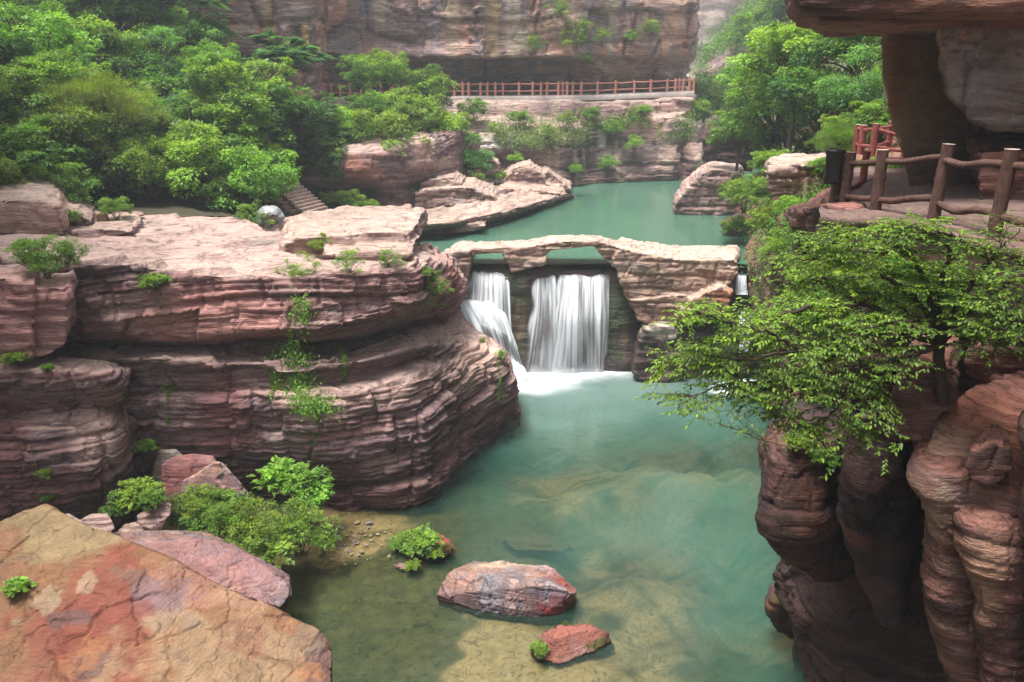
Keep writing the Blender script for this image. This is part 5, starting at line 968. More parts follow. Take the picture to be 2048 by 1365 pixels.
def tubes(name, paths, mat, seg=6):
    V = []; Fc = []; b = 0
    for pts, r0, r1 in paths:
        pts = np.array(pts, float); n = len(pts); t = unit(np.gradient(pts, axis=0)); a = unit(np.cross(t, np.array((.3, .2, .93)) if abs(t[:, 2]).mean() < .8 else np.array((1., .1, 0)))); c = np.cross(t, a)
        th = np.linspace(0, 2 * pi, seg, endpoint=False); r = np.linspace(r0, r1, n)[:, None, None]
        g = pts[:, None] + r * (np.cos(th)[None, :, None] * a[:, None] + np.sin(th)[None, :, None] * c[:, None]); V.append(g.reshape(-1, 3)); Fc.append(grid_faces(n, seg, True) + b); b += n * seg
    return mk_mesh(name, np.concatenate(V), np.concatenate(Fc), mat=mat)
def wob(a, b, n, amt, rg, sag=0.0):
    t = np.linspace(0, 1, n)[:, None]; p = a + (b - a) * t; w = rg.normal(0, amt, (n, 3)).cumsum(0) * .5; w -= w[-1] * t; w[0] = 0
    p = p + w; p[:, 2] += sag * np.sin(pi * t[:, 0]); return p
G = dict(mid=(.105, .215, .042), dark=(.052, .130, .034), yellow=(.18, .30, .045), blue=(.070, .165, .056), olive=(.145, .205, .048), bright=(.150, .285, .042))
def make_plant(kind, seed, R=1.0, H=.8, ncl=40, per=260, leaf=.055, asp=.5, base='mid', style='clump', trunk=True, hc=1.3, low=-.45, young=.25, cr=.27, stems=0, shoots=40):
    """unit plant: crown of radius 1 centred at height hc; returns (crown mesh, trunk mesh)"""
    rg = np.random.default_rng(seed); col = np.array(G[base])
    d = unit(rg.normal(size=(ncl * 3, 3))); d = d[d[:, 2] > low][:ncl]; n = len(d)
    lump = 1 + .38 * vn(d[:, 0] * 1.8 + seed, d[:, 1] * 1.8, d[:, 2] * 1.8, seed)
    rad = np.where(rg.random(n) < .72, rg.uniform(.70, 1.12, n), rg.uniform(.3, .7, n)) * lump
    c = d * rad[:, None] * np.array((R, R, H)) + (0, 0, hc)
    rc = cr * R * rg.uniform(.65, 1.3, n)
    P_, A_, N_, Lg, Cc = [], [], [], [], []
    tint = rg.normal(1, .17, n); yel = np.clip(rg.normal(young, .25, n) + .25 * d[:, 2], 0, 1)
    for i in range(n):
        k = int(per * (rc[i] / (cr * R)) ** 2 * rg.uniform(.8, 1.2))
        out = unit(d[i] * (1, 1, .3) + rg.normal(0, .15, 3))
        if style == 'frond':
            nf = max(5, k // 26)
            for j in range(nf):
                a = rg.uniform(0, 2 * pi); h = unit(np.array((cos(a), sin(a), rg.uniform(.15, .8))) + out * .7); m = 13; t = np.linspace(.12, 1, m)[:, None]; fl = rc[i] * rg.uniform(1.0, 1.7)
                q = c[i] + h * t * fl + np.array((0, 0, -1)) * (t ** 2) * fl * .42
                ax = unit(np.gradient(q, axis=0)); sd = unit(np.cross(ax, (0, 0, 1)));
                for s_ in (-1, 1):
                    P_.append(q); A_.append(sd * s_ + ax * .45 + np.array((0, 0, -.28))); N_.append(np.tile((0, 0, 1.), (m, 1)) + rg.normal(0, .15, (m, 3))); Lg.append(leaf * 1.5 * np.sin(pi * (.15 + .8 * t[:, 0])) + leaf * .3)
                    Cc.append(np.tile(col * tint[i] * rg.uniform(.8, 1.2), (m, 1)))
            continue
        dd = unit(rg.normal(size=(k, 3)) + (0, 0, .35)); r = rc[i] * rg.uniform(.35, 1.0, k) ** .6
        sub = unit(rg.normal(size=(max(4, k // 16), 3)) + (0, 0, .3)); pick = rg.integers(0, len(sub), k)          # twigs: leaves gather on them
        dd = unit(dd * .55 + sub[pick])
        q = c[i] + dd * r[:, None] * (1, 1, .62)
        if style == 'wispy':
            ax = unit(dd * .8 + out * .3 + np.array((0, 0, .25)) + rg.normal(0, .25, (k, 3))); nn = unit(np.cross(ax, rg.normal(size=(k, 3))))
        else:
            ax = unit(dd * (1, 1, .3) + out * .4 + np.array((0, 0, -.35)) + rg.normal(0, .4, (k, 3))); nn = unit(np.array((0, 0, .9)) + dd * .45 + rg.normal(0, .33, (k, 3)))
        P_.append(q); A_.append(ax); N_.append(nn); Lg.append(leaf * rg.uniform(.7, 1.3, k))
        y = np.clip(yel[i] + .5 * (dd[:, 2] - .2) * young + rg.normal(0, .12, k), 0, 1)[:, None]
        cc = col * (1 - y) + np.array((.20, .33, .035)) * y
        Cc.append(cc * tint[i] * rg.uniform(.75, 1.25, k)[:, None])
    for _ in range(shoots):                                  # loose shoots break the outline
        a = rg.uniform(0, 2 * pi); e0 = np.array((cos(a) * .6 * R * rg.random(), sin(a) * .6 * R * rg.random(), hc + H * rg.uniform(-.1, .6))); dr = unit(np.array((cos(a), sin(a), rg.uniform(.2, 1.6)))); m = 12; t = np.linspace(0, 1, m)[:, None]; fl = rg.uniform(.4, .8)
        q = e0 + dr * t * fl + np.array((0, 0, -.22)) * t * t * fl; sd = unit(np.cross(dr, (0, 0, 1)))
        P_.append(q); A_.append(sd * np.where(np.arange(m) % 2, 1, -1)[:, None] + dr * .7 + rg.normal(0, .2, (m, 3))); N_.append(np.tile((0, 0, 1.), (m, 1)) + rg.normal(0, .3, (m, 3))); Lg.append(leaf * (1.25 - .6 * t[:, 0])); Cc.append(np.tile((col * .5 + np.array((.20, .33, .035)) * .5) * rg.uniform(.8, 1.2), (m, 1)))
    P_ = np.concatenate(P_); A_ = np.concatenate(A_); N_ = np.concatenate(N_); Lg = np.concatenate(Lg); Cc = np.concatenate(Cc)
    cm = leaves('crown_' + kind, P_, A_, N_, Lg, Lg * asp, Cc)
    paths = []
    if stems:
        for s_ in range(stems):
            j = rg.integers(0, n); b0_ = np.array((rg.normal(0, .08), rg.normal(0, .08), -.1)); paths.append((wob(b0_, c[j] * .97, 8, .02, rg), .022, .006))
    elif trunk:
        fork = np.array((rg.normal(0, .08), rg.normal(0, .08), hc * .5)); paths.append((wob(np.array((0, 0, -1.2)), fork, 8, .02, rg), .075, .05))
        for j in rg.choice(n, min(n, 16), False):
            mid_ = fork + (c[j] - fork) * .5 + (0, 0, .06); paths.append((np.concatenate([wob(fork, mid_, 5, .02, rg), wob(mid_, c[j], 5, .02, rg)[1:]]), .034, .007))
            for _ in range(3):
                e = c[j] + unit(rg.normal(size=3)) * rc[j] * .9; paths.append((wob(mid_, e, 5, .015, rg), .012, .003))
    tm = tubes('trunk_' + kind, paths, M_WOOD if not stems else M_TWIG) if paths else None
    return cm, tm
KINDS_ = {
 'broad': [make_plant('broad', s, ncl=66, per=190, leaf=.084, asp=.55, base='mid', young=.22) for s in (1, 2, 3)],
 'dark': [make_plant('dark', s, ncl=62, per=190, leaf=.088, asp=.5, base='dark', young=.10) for s in (11, 12)],
 'blue': [make_plant('blue', s, ncl=64, per=210, leaf=.072, asp=.45, base='blue', young=.12) for s in (21, 22)],
 'yellow': [make_plant('yellow', s, ncl=62, per=200, leaf=.078, asp=.6, base='bright', young=.5) for s in (31, 32)],
 'wispy': [make_plant('wispy', 41, ncl=70, per=300, leaf=.11, asp=.12, base='olive', style='wispy', young=.3)],
 'sumac': [make_plant('sumac', s, ncl=34, per=330, leaf=.12, asp=.30, base='dark' if s == 51 else 'blue', style='frond', cr=.36) for s in (51, 52)],
 'tall': [make_plant('tall', s, ncl=60, per=220, leaf=.07, base='mid', H=1.35, young=.3) for s in (61, 62)],
 'bush': [make_plant('bush', s, ncl=40, per=200, leaf=.085, base='mid', hc=.6, H=.7, low=-.3, stems=7, young=.3) for s in (71, 72)],
 'ybush': [make_plant('ybush', s, ncl=40, per=200, leaf=.085, base='bright', hc=.6, H=.7, low=-.3, stems=7, young=.45) for s in (75, 76)],
 'lacy': [make_plant('lacy', s, ncl=26, per=130, leaf=.085, base='mid', hc=.8, H=.8, low=-.6, stems=10, young=.35, cr=.30) for s in (81, 82)],
 'hanging': [make_plant('hanging', 85, ncl=34, per=150, leaf=.09, base='mid', hc=-.4, H=1.3, low=-1, stems=8, young=.4, cr=.3)],
 'herb': [make_plant('herb', s, ncl=16, per=26, leaf=.30, asp=.55, base='bright', hc=.5, H=.5, low=-.1, stems=8, young=.3, cr=.35) for s in (91, 92)],
 'nettle': [make_plant('nettle', s, ncl=34, per=90, leaf=.16, asp=.5, base='mid', hc=.5, H=.6, low=-.2, stems=12, young=.35, cr=.28) for s in (95, 96)],
}
def tuft(seed, n=260, col='yellow', dry=.1):
    rg = np.random.default_rng(seed); a = rg.uniform(0, 2 * pi, n); lean = rg.uniform(.1, 1.0, n); L_ = rg.uniform(.5, 1, n); P_ = []; A_ = []
    d = np.stack([np.cos(a) * lean, np.sin(a) * lean, np.ones(n)], 1); d = unit(d); b = np.stack([rg.normal(0, .12, n), rg.normal(0, .12, n), 0 * a], 1)
    V = []; 
    for k, (t0, t1, w) in enumerate(((0, .5, .022), (.5, 1, .014))):
        q0 = b + d * (t0 * L_)[:, None] + np.array((0, 0, -.35)) * (t0 ** 2 * L_ * lean)[:, None]; q1 = b + d * (t1 * L_)[:, None] + np.array((0, 0, -.35)) * (t1 ** 2 * L_ * lean)[:, None] * 1.6
        V.append((q0, q1, w))
    c = np.array(G[col]) * rg.uniform(.7, 1.3, n)[:, None]; k = rg.random(n) < dry; c[k] = (.30, .25, .12)
    pos = np.concatenate([V[0][0], V[1][0]]); ax = np.concatenate([V[0][1] - V[0][0], V[1][1] - V[1][0]]); ln = np.linalg.norm(ax, axis=1) * 1.08
    return leaves('blades', pos, ax, unit(rg.normal(size=(2 * n, 3)) + (0, -1, .6)), ln, np.concatenate([np.full(n, .04), np.full(n, .028)]), np.concatenate([c, c]))
TUFTS = [tuft(1), tuft(2, 200, 'bright', .05), tuft(3, 220, 'olive', .55)]
rgp = np.random.default_rng(77)
SHN = {'broad': 'tree', 'dark': 'tree', 'blue': 'tree', 'yellow': 'tree', 'wispy': 'tree', 'sumac': 'sumac_tree', 'tall': 'tree', 'bush': 'bush', 'ybush': 'bush', 'lacy': 'shrub', 'hanging': 'hanging_shrub', 'herb': 'leafy_plant', 'nettle': 'leafy_plant'}
HC = {'bush': .6, 'ybush': .6, 'lacy': .8, 'hanging': -.4, 'herb': .5, 'nettle': .5}
def plant(kind, px, py, r, Y, label, group=None, sz=1.0, root=None):
    """crown centre at picture position / depth; r = half width there in photo pixels"""
    c = P(px, py, Y); s = r / F * (Y * CP + (CAM_Z - c[2]) * SP); v = KINDS_[kind][rgp.integers(len(KINDS_[kind]))]
    nm = SHN[kind]; cat = nm.replace('_', ' '); hc = HC.get(kind, 1.3) * s * sz
    o = bpy.data.objects.new(nm, None); C.objects.link(o); o.location = (c[0], c[1], c[2] - hc); o.scale = (s, s, s * sz); o.rotation_euler = (0, 0, rgp.uniform(0, 6.28)); o.empty_display_size = .2
    o['label'] = label; o['category'] = 'tree' if 'tree' in nm else ('bush' if 'bush' in nm or 'shrub' in nm else 'plant')
    if group: o['group'] = group
    link('crown' if 'tree' in nm else 'foliage', v[0], o)
    if v[1]: link('trunk' if 'tree' in nm else 'stem', v[1], o)
    return o
GL = 'trees on the left slope'; GR = 'trees on the right slope'; GF = 'trees on the far gorge side'; GC = 'bushes on the back cliff'; GB = 'bushes at the foot of the bedded block'; GP = 'plants on the bedded block'
TR = [
 ('dark',60,30,120,50,'dark green tree in the top left corner'), ('dark',-60,120,130,44,'dark tree cut by the left edge below the corner tree'), ('tall',165,40,95,48,'mid green tree beside the corner tree at the top edge'),
 ('sumac',285,30,125,52,'large dark feathery tree at the top edge left of the cliff'), ('blue',372,82,62,50,'round blue green tree against the foot of the red cliff'), ('broad',215,105,80,46,'mid green tree below the large feathery one'),
 ('yellow',70,110,95,41,'yellow green tree over the left edge slope'), ('yellow',118,190,80,38,'pale yellow green tree in the left thicket'), ('broad',20,205,95,36,'bright broad leaved tree at the left edge'),
 ('wispy',205,225,92,37,'willowy olive tree with fine drooping leaves'), ('broad',135,290,80,35,'mid green tree under the pale yellow one at left'), ('blue',300,140,80,46,'blue green tree between the willowy tree and the cliff'),
 ('dark',345,200,85,44,'dark tree right of the willowy olive tree'), ('yellow',425,135,50,47,'light green tree touching the red cliff foot'), ('broad',480,195,98,43,'large tree with light tips in the middle of the left slope'),
 ('dark',560,235,80,44,'dark tree right of the large light tipped tree'), ('broad',470,280,85,41,'mid green tree below the large light tipped tree'), ('sumac',570,118,58,50,'feathery leaved tree in front of the cliff foot'),
 ('sumac',640,258,64,48,'dark feathery tree above the stair'), ('tall',718,158,34,57,'light green tree left of the far railing, nearer one'), ('yellow',765,150,48,60,'pale hazy tree under the cliff left of the far railing'),
 ('broad',742,238,54,52,'mid green tree between the feathery tree and the far railing'), ('yellow',805,235,66,55,'bright green tree below the left end of the far railing'), ('dark',862,185,52,62,'dark bushy tree covering the left end of the far railing'),
 ('broad',770,290,82,50,'rounded tree over the rock wall behind the bench'), ('yellow',868,272,62,56,'yellow green tree right of the rounded tree'), ('blue',925,318,48,56,'dark leafy tree hugging the shore rocks'),
 ('blue',320,265,75,40,'blue green tree in the middle of the left thicket'), ('yellow',400,335,88,38,'bright sprays of a low tree over the dark hollow'), ('broad',290,350,70,36.5,'mid green low tree left of the bright sprays'),
 ('yellow',500,372,80,38,'bright feathery low tree beside the stair'), ('broad',50,310,95,33,'large leafed tree at the left edge above the rock mound'), ('yellow',-20,385,80,31,'light green tree at the left edge behind the rock mound'),
 ('broad',120,372,60,32.5,'mid green low tree behind the rock mound'), ('dark',585,300,75,46,'dark tree directly over the stair'), ('dark',655,330,60,47,'dark shrubby tree left of the red rock wall'),
 ('broad',690,280,60,49,'mid green tree on top of the red rock wall'), ('dark',230,330,85,38,'dark tree behind the willowy olive tree'), ('blue',400,240,80,43,'blue green tree left of the large light tipped tree, lower'),
 ('dark',150,120,90,46,'dark tree behind the pale yellow tree'), ('broad',840,322,48,52,'small tree right of the rounded tree over the wall'),
]
for k, x, y, r, Y, lab in TR: plant(k, x, y, r, Y, lab, GL, sz=rgp.uniform(.85, 1.1))
for k, x, y, r, Y, lab in [
 ('yellow',1600,120,95,44,'bright green tree on the right slope under the overhang tip'), ('broad',1720,95,90,40,'large tree right of the bright one on the right slope'), ('broad',1545,215,78,46,'mid green tree leaning over the pool from the right slope'),
 ('dark',1650,215,90,40,'dark tree in the middle of the right slope'), ('blue',1745,180,80,36,'blue green tree beside the ochre rock pier'), ('yellow',1500,165,55,56,'light green tree at the left rim of the right slope'),
 ('dark',1580,285,70,46,'dark tree over the hollow on the right slope'), ('broad',1690,265,45,34,'small tree behind the bright red railing'), ('broad',1760,250,60,32,'leafy tree close behind the bright red railing'), ('wispy',1680,285,45,30,'fine leaved shrubby tree left of the red railing'),
 ('broad',1480,265,50,50,'mid green tree low on the left rim of the right slope'), ('tall',1810,100,70,38,'tall tree half hidden by the rock pier')]: plant(k, x, y, r, Y, lab, GR, sz=rgp.uniform(.85, 1.1))
for k, x, y, r, Y, lab in [('broad',1412,205,46,78,'pale hazy tree below the end of the far railing'), ('broad',1570,25,60,97,'hazy tree at the top edge of the far gorge side'),
 ('yellow',1530,70,55,98,'hazy pale green tree in the middle of the far gorge side'), ('blue',1560,70,55,92,'hazy blue green tree behind the bright right slope tree'), ('broad',1620,-10,70,90,'hazy tree touching the overhang tip'), ('blue',1480,215,45,88,'hazy low tree in the valley bottom'), ('broad',1395,225,30,75,'small hazy tree hugging the end of the walkway')]: plant(k, x, y, r, Y, lab, GF)
for k, x, y, r, Y, lab in [('lacy',1152,68,46,67.5,'large bush growing out of the upper cliff'), ('lacy',1068,88,26,66,'small bush left of the large cliff bush'), ('lacy',1118,15,28,67.5,'bush on the cliff near the top edge'), ('lacy',1205,75,26,68.5,'thin bush right of the large cliff bush'),
 ('lacy',1300,55,24,69.5,'dark creeper patch high on the cliff right of the bushes'), ('lacy',1262,75,20,69.5,'sparse creeper low on the upper cliff'), ('lacy',1170,118,20,68.5,'little bush hanging at the lip of the overhang'),
 ('bush',945,222,36,63.5,'round bush at the left end of the lower cliff ledge'), ('ybush',1040,238,28,63.5,'bright bush on the lower cliff ledge below the railing'), ('lacy',1132,243,30,64.5,'bush halfway along the lower cliff ledge'), ('bush',1180,228,24,66,'dark bush on the ledge under the middle of the railing'),
 ('lacy',1225,262,28,66,'drooping bush over the black streaked face'), ('bush',1290,222,20,67.5,'small bush high on the lower cliff right part'), ('lacy',1270,290,28,65.5,'hanging shrub beside the bulging pink rock'), ('lacy',1215,330,28,64.5,'low shrub on the dark foot of the cliff'),
 ('ybush',1150,340,20,62.5,'small bright shrub near the water under the cliff'), ('lacy',990,262,28,61.5,'shrub on the left part of the ledge'), ('bush',1400,215,24,71,'bush at the right end of the lower cliff'), ('ybush',990,355,28,56.5,'light shrub among the terraced ledges'),
 ('lacy',950,360,26,54.5,'thin shrub left of the terraced ledges'), ('ybush',1030,318,18,57,'small shrub above the terraced ledges'), ('bush',1370,225,20,70,'small bush left of the one ending the lower cliff'), ('lacy',1095,268,28,62,'shrub over the grey blocks of the lower cliff')]: plant(k, x, y, r * .8, Y, lab, GC)
for k, x, y, r, Y, lab in [
 ('bush',1490,390,52,40,'grey green bush on the right shore of the upper pool'), ('ybush',1545,330,42,36,'bright bush above the pale topped shelf'), ('ybush',1545,445,48,26,'bright bush hanging over the upper pool from the right bank'), ('lacy',1560,500,46,22,'sprawling yellow green bush beside the right end of the bridge'),
 ('ybush',1590,420,38,23,'small bright bush with orange tips right of the shelf rock'), ('bush',1650,345,36,25,'mid green bush behind the black bin'), ('ybush',1800,355,48,23,'bright bush seen through the dark railing'), ('ybush',1735,345,38,24,'leafy bush between the railing posts'),
 ('bush',1575,375,28,30,'small bush in front of the shelf rock'), ('lacy',1620,480,40,19,'thin bush under the edge of the near path'), ('bush',1470,455,26,40,'low bush at the waterline on the right shore'), ('lacy',1570,560,42,23,'bush on the right bank below the bridge end'),
 ('ybush',1630,420,22,21,'little bright shrub at the foot of the grey posts'), ('lacy',1555,620,40,25,'loose bush on the right bank beside the slanting chute'), ('lacy',1560,700,40,24,'loose bush low on the right bank')]: plant(k, x, y, r, Y, lab, 'bushes on the right bank')
for k, x, y, r, Y, lab in [
 ('bush',232,418,32,30,'bush behind the brown timber stub'), ('nettle',135,436,20,28,'weeds between the rock mound and the stub'), ('lacy',502,430,30,32,'young sapling with reddish stems on the plateau edge'), ('nettle',25,415,24,30,'weeds behind the rock mound'),
 ('bush',700,405,30,45,'low bush at the foot of the rock wall'), ('ybush',735,418,24,44,'bright low bush beside the stone bench'), ('bush',660,400,22,45,'dark low bush above the masonry block'),
 ('ybush',720,425,20,44.5,'small leafy bush between the masonry block and the bench')]: plant(k, x, y, r, Y, lab, 'bushes round the plateau')
for k, x, y, r, Y, lab in [
 ('nettle',420,1025,62,18.8,'bright green bush in front of the upright purple boulders'), ('lacy',500,1062,70,18.2,'bright bush in the middle of the clump on the bank'), ('lacy',592,1062,66,18.8,'bush reaching the pebbles at the right of the clump'), ('bush',395,1010,46,18.6,'fine leaved bush left of the clump'),
 ('nettle',600,975,50,20.4,'dark leafed bush against the foot of the bedded block'), ('herb',560,955,42,20.6,'broad leaved plant under the bedded block'), ('herb',545,1108,42,17.6,'low bush at the water edge in front of the clump'), ('bush',480,1105,48,17.3,'low fine leaved bush behind the purple slab'),
 ('lacy',645,1082,34,18.8,'rightmost small bush beside the pebbles'), ('herb',282,988,38,18.2,'broad leaved bright plant left of the purple boulders'), ('nettle',245,1010,32,18.0,'small plant left of the broad leaved one'), ('nettle',300,1000,26,17.8,'weeds round the leaning plank shaped rock'),
 ('herb',290,895,20,20.9,'small broad leaved plant in the cleft above the wedged rocks'), ('lacy',455,1052,52,18.0,'leafy bush under the front purple boulder'), ('herb',620,1000,36,20.0,'vine like plant right of the dark leafed bush')]: plant(k, x, y, r, Y, lab, GB)
# ---- things rooted on the rock itself: find the surface under a photo position
def hit(px, py):
    dg = bpy.context.evaluated_depsgraph_get(); r = ray(px, py); r = r / np.linalg.norm(r)
    ok, loc, nr, _, ob, _ = scene.ray_cast(dg, Vector((0, 0, CAM_Z)), Vector(r))
    return np.array(loc), np.array(nr), ob
def rooted(kind, px, py, r, label, group=GP, sz=1.0, lift=.25):
    loc, nr, ob = hit(px, py); dist = np.linalg.norm(loc - (0, 0, CAM_Z)); s = r / F * dist
    v = KINDS_[kind][rgp.integers(len(KINDS_[kind]))] if kind != 'tuft' else None; nm = 'grass_tuft' if kind == 'tuft' else SHN[kind]
    q = loc + nr * s * lift
    if kind == 'tuft':
        o = link(nm, TUFTS[int(rgp.integers(2)) if sz > 0 else 2], label=label, cat='grass', group=group); o.location = tuple(loc); o.scale = (s, s, s); o.rotation_euler = (0, 0, rgp.uniform(0, 6)); return o
    o = bpy.data.objects.new(nm, None); C.objects.link(o); o.location = tuple(q); o.scale = (s, s, s * sz); o.rotation_euler = (0, 0, rgp.uniform(0, 6.28)); o.empty_display_size = .2
    o['label'] = label; o['category'] = 'bush' if 'bush' in nm or 'shrub' in nm else 'plant'; o['group'] = group
    link('foliage', v[0], o); link('stem', v[1], o); return o
ROOTED = [
 ('bush',92,560,46,'dense dark green bush in the corner above the squared block'), ('lacy',150,515,24,'sparse weed above the dense bush'), ('nettle',318,575,24,'grassy tuft bush in the middle of the block face'), ('hanging',597,550,34,'bright bush hanging down the face below the terrace'),
 ('ybush',645,505,24,'bright sapling on the step at the edge of the block'), ('lacy',700,545,26,'low creeping weed right of the hanging bush'), ('lacy',780,535,22,'weed under the corner of the stepped rock'), ('herb',345,692,26,'broad leaved plant on the ledge in the middle of the block'),
 ('herb',230,700,24,'broad leaved plant at the left end of the ledge'), ('nettle',160,690,32,'leafy weed beside the squared block'), ('tuft',150,712,26,'grass tuft under the squared block corner'), ('tuft',512,700,16,'grass tuft on the middle ledge'), ('tuft',965,685,16,'grass tuft on the nose above the pool'),
 ('lacy',865,590,26,'weed in the gully at the right of the block'), ('lacy',850,560,18,'thin weed high in the right gully'), ('nettle',870,618,18,'weed at the foot of the right gully'), ('nettle',338,780,12,'tiny plant in the crack below the ledge'), ('nettle',98,955,14,'small fern on the buttress face'), ('nettle',100,1000,12,'tiny plant at the foot of the buttress'),
 ('nettle',35,735,22,'weeds on the ledge at the left edge'), ('lacy',1000,720,12,'creeper on the tip of the nose'), ('herb',95,745,10,'tiny plant below the squared block')]
bpy.context.view_layer.update()
for it in ROOTED: rooted(*it)
for x, y, r, lab in [(662,1085,22,'dry grass at the pebbly edge of the clump'), (560,1128,24,'dry grass at the water edge below the clump')]: rooted('tuft', x, y, r, lab, GB, sz=-1)
for x, y, r, lab in [(895,1100,24,'dry grass on the deep red rock')]: rooted('tuft', x, y, r, lab, 'plants in the shallows', sz=-1)
for k, x, y, r, lab in [('nettle',842,1100,34,'leafy plant among the small red rocks in the shallows'), ('nettle',800,1100,18,'small leafy weed left of the red rocks'), ('nettle',870,1122,18,'weed in front of the deep red rock'), ('nettle',828,1142,14,'weed beside the pale flat stone'),
    ('nettle',1078,1305,16,'small plant on the flat red boulder'), ('tuft',1130,1250,12,'grass on the back edge of the flat red boulder'), ('herb',1900,520 if 0 else 1275,0.01,'')][:6]: rooted(k, x, y, r, lab, 'plants in the shallows')
for k, x, y, r, lab in [('herb',40,1185,20,'yellow green seedling on the orange slab')]: rooted(k, x, y, r, lab, 'plants on the orange slab')
# ---- vines hanging on the block
def vine(path, label, n_per=26, leaf=.075, spread=.10, seed=0, r=.008, off=.05):
    rg = np.random.default_rng(seed); pts = []
    for x, y in path:
        loc, nr, ob = hit(x, y); pts.append(loc + nr * off)
    pts = np.array(pts)
    for i in range(1, len(pts)):                                     # hang free of recesses
        if pts[i][1] > pts[i - 1][1] + .5: pts[i][1] = pts[i - 1][1] + .15
    q = cr_axis(pts, (len(pts) - 1) * 8); Lh = np.linalg.norm(np.diff(q, axis=0), axis=1).sum(); n = int(n_per * Lh)
    t = rg.uniform(0, len(q) - 1.01, n); i = t.astype(int); c = q[i] + (q[i + 1] - q[i]) * (t - i)[:, None]
    w = spread * (.5 + .8 * np.abs(vn(t / 5, 0 * t, 0 * t, seed)))
    c = c + rg.normal(0, 1, (n, 3)) * w[:, None] * (1, .5, .8)
    col = np.array(G['bright']) * rg.uniform(.7, 1.35, n)[:, None]; ln = leaf * rg.uniform(.6, 1.3, n)
    root = empty('vine', pts[0], label, 'vine', 'vines on the bedded block')
    fo = link('foliage', leaves('foliage', c - pts[0], rg.normal(0, .6, (n, 3)) + (0, 0, -.8), rg.normal(0, .4, (n, 3)) + (0, -1, .5), ln, ln * .75, col, True), root)
    link('stem', tubes('stem', [(q - pts[0], r, r * .6)], M_TWIG, 5), root)
vine([(600,600),(604,640),(600,690),(596,720),(604,760),(600,800)], 'main leafy vine down the middle of the block', 420, .08, .26, 1)
vine([(590,770),(600,800),(612,815),(630,810),(650,815)], 'widest spreading mass of vine at mid height', 800, .075, .34, 2)
vine([(545,700),(545,740),(552,770),(548,800)], 'left strand of vine beside the main one', 260, .065, .12, 3)
vine([(600,690),(640,692),(675,690),(688,720),(690,760)], 'right strand of vine bending over the ledge', 150, .06, .08, 4)
vine([(628,800),(634,850),(630,890),(622,915)], 'long thin strand hanging low from the vine mass', 70, .055, .035, 5)
vine([(318,600),(325,620),(332,650),(338,680)], 'thin creeper running down to the broad leaved plant', 40, .05, .04, 6)
vine([(335,720),(338,760),(335,800),(336,850)], 'thin creeper below the broad leaved plant', 60, .06, .06, 7)
vine([(845,545),(860,580),(862,610)], 'short creeper in the gully by the nose', 160, .05, .12, 8)
vine([(50,790),(55,840),(62,890),(70,930)], 'very thin creeper on the left buttress', 16, .05, .03, 9)
vine([(992,720),(998,760),(994,800)], 'dark moss like creeper on the nose of the block', 120, .05, .06, 10)
# ---- undergrowth
def cover(name, src, n, size, label, base='dark', mask=None, seed=0, clump=.35):
    rg = np.random.default_rng(seed); me = src.data; nv = len(me.vertices); p = np.empty(nv * 3, np.float32); me.vertices.foreach_get('co', p); p = p.reshape(-1, 3)
    nn = np.empty(nv * 3, np.float32); me.vertices.foreach_get('normal', nn); nn = nn.reshape(-1, 3)
    ok = np.ones(nv, bool) if mask is None else mask(p, nn); ok &= vn(p[:, 0] / 2.2, p[:, 1] / 2.2, p[:, 2] / 2.2, seed + 5) > -clump
    idx = np.flatnonzero(ok); idx = idx[rg.integers(0, len(idx), n)]
    sg = np.where((nn[idx] * (np.array((0, 0, CAM_Z + 4)) - p[idx])).sum(1) < 0, -1, 1)[:, None]; m = unit(nn[idx] * sg)
    hh = np.abs(vn(p[idx, 0] / .8, p[idx, 1] / .8, p[idx, 2] / .8, seed + 6)) * size * 9
    pos = p[idx] + rg.normal(0, size * 1.2, (n, 3)) + m * (hh * rg.random(n))[:, None] + np.array((0, 0, 1)) * (hh * .4)[:, None]
    col = np.array(G[base]) * (1 + .35 * vn(p[idx, 0] / 1.5, p[idx, 1] / 1.5, p[idx, 2] / 1.5, seed + 7))[:, None] * rg.uniform(.7, 1.3, n)[:, None]
    ln = size * rg.uniform(.7, 1.5, n)
    return link(name, leaves(name, pos, rg.normal(0, 1, (n, 3)) + (0, 0, -.2), rg.normal(0, .5, (n, 3)) + (0, 0, 1) + m * .4, ln, ln * .5, col), label=label, kind='stuff')
cover('undergrowth', hill, 150000, .20, 'dense undergrowth covering the left slope under the trees', 'mid', lambda p, n: (p[:, 1] > 31.5) & (p[:, 1] < 58) & (p[:, 2] > 8.6) & (p[:, 2] < 24), 31, .6)
bank = bpy.data.objects['right_bank']; flank = bpy.data.objects['gorge_side']; lowc = bpy.data.objects['lower_cliff']
cover('undergrowth', bank, 42000, .085, 'small leafed undergrowth on the right bank', 'mid', lambda p, n: (p[:, 1] > 15.0) & (p[:, 2] > 3.0) & ((p[:, 1] > 27) | (p[:, 2] < 10.6)), 32, .05)
cover('undergrowth', flank, 26000, .34, 'hazy undergrowth on the far gorge flank', 'mid', lambda p, n: (np.abs(n[:, 2]) > .25), 33, .2)
gband = lambda p, n: (p[:, 2] > 8.5) & (p[:, 2] < 10.3) & (p[:, 0] < 16) & (p[:, 0] > -8) & (np.abs(n[:, 2]) > .12)
cover('ledge_grass', lowc, 13000, .16, 'grass and weeds along the ledge of the lower cliff', 'olive', gband, 34, .0)
cover('undergrowth', bpy.data.objects['riverbed'], 26000, .05, 'low weeds covering the bank under the bushes', 'mid', lambda p, n: (p[:, 2] > .10) & (p[:, 0] > -12) & (p[:, 1] > 15), 35, .4)
print('plants', time.time() - T0)
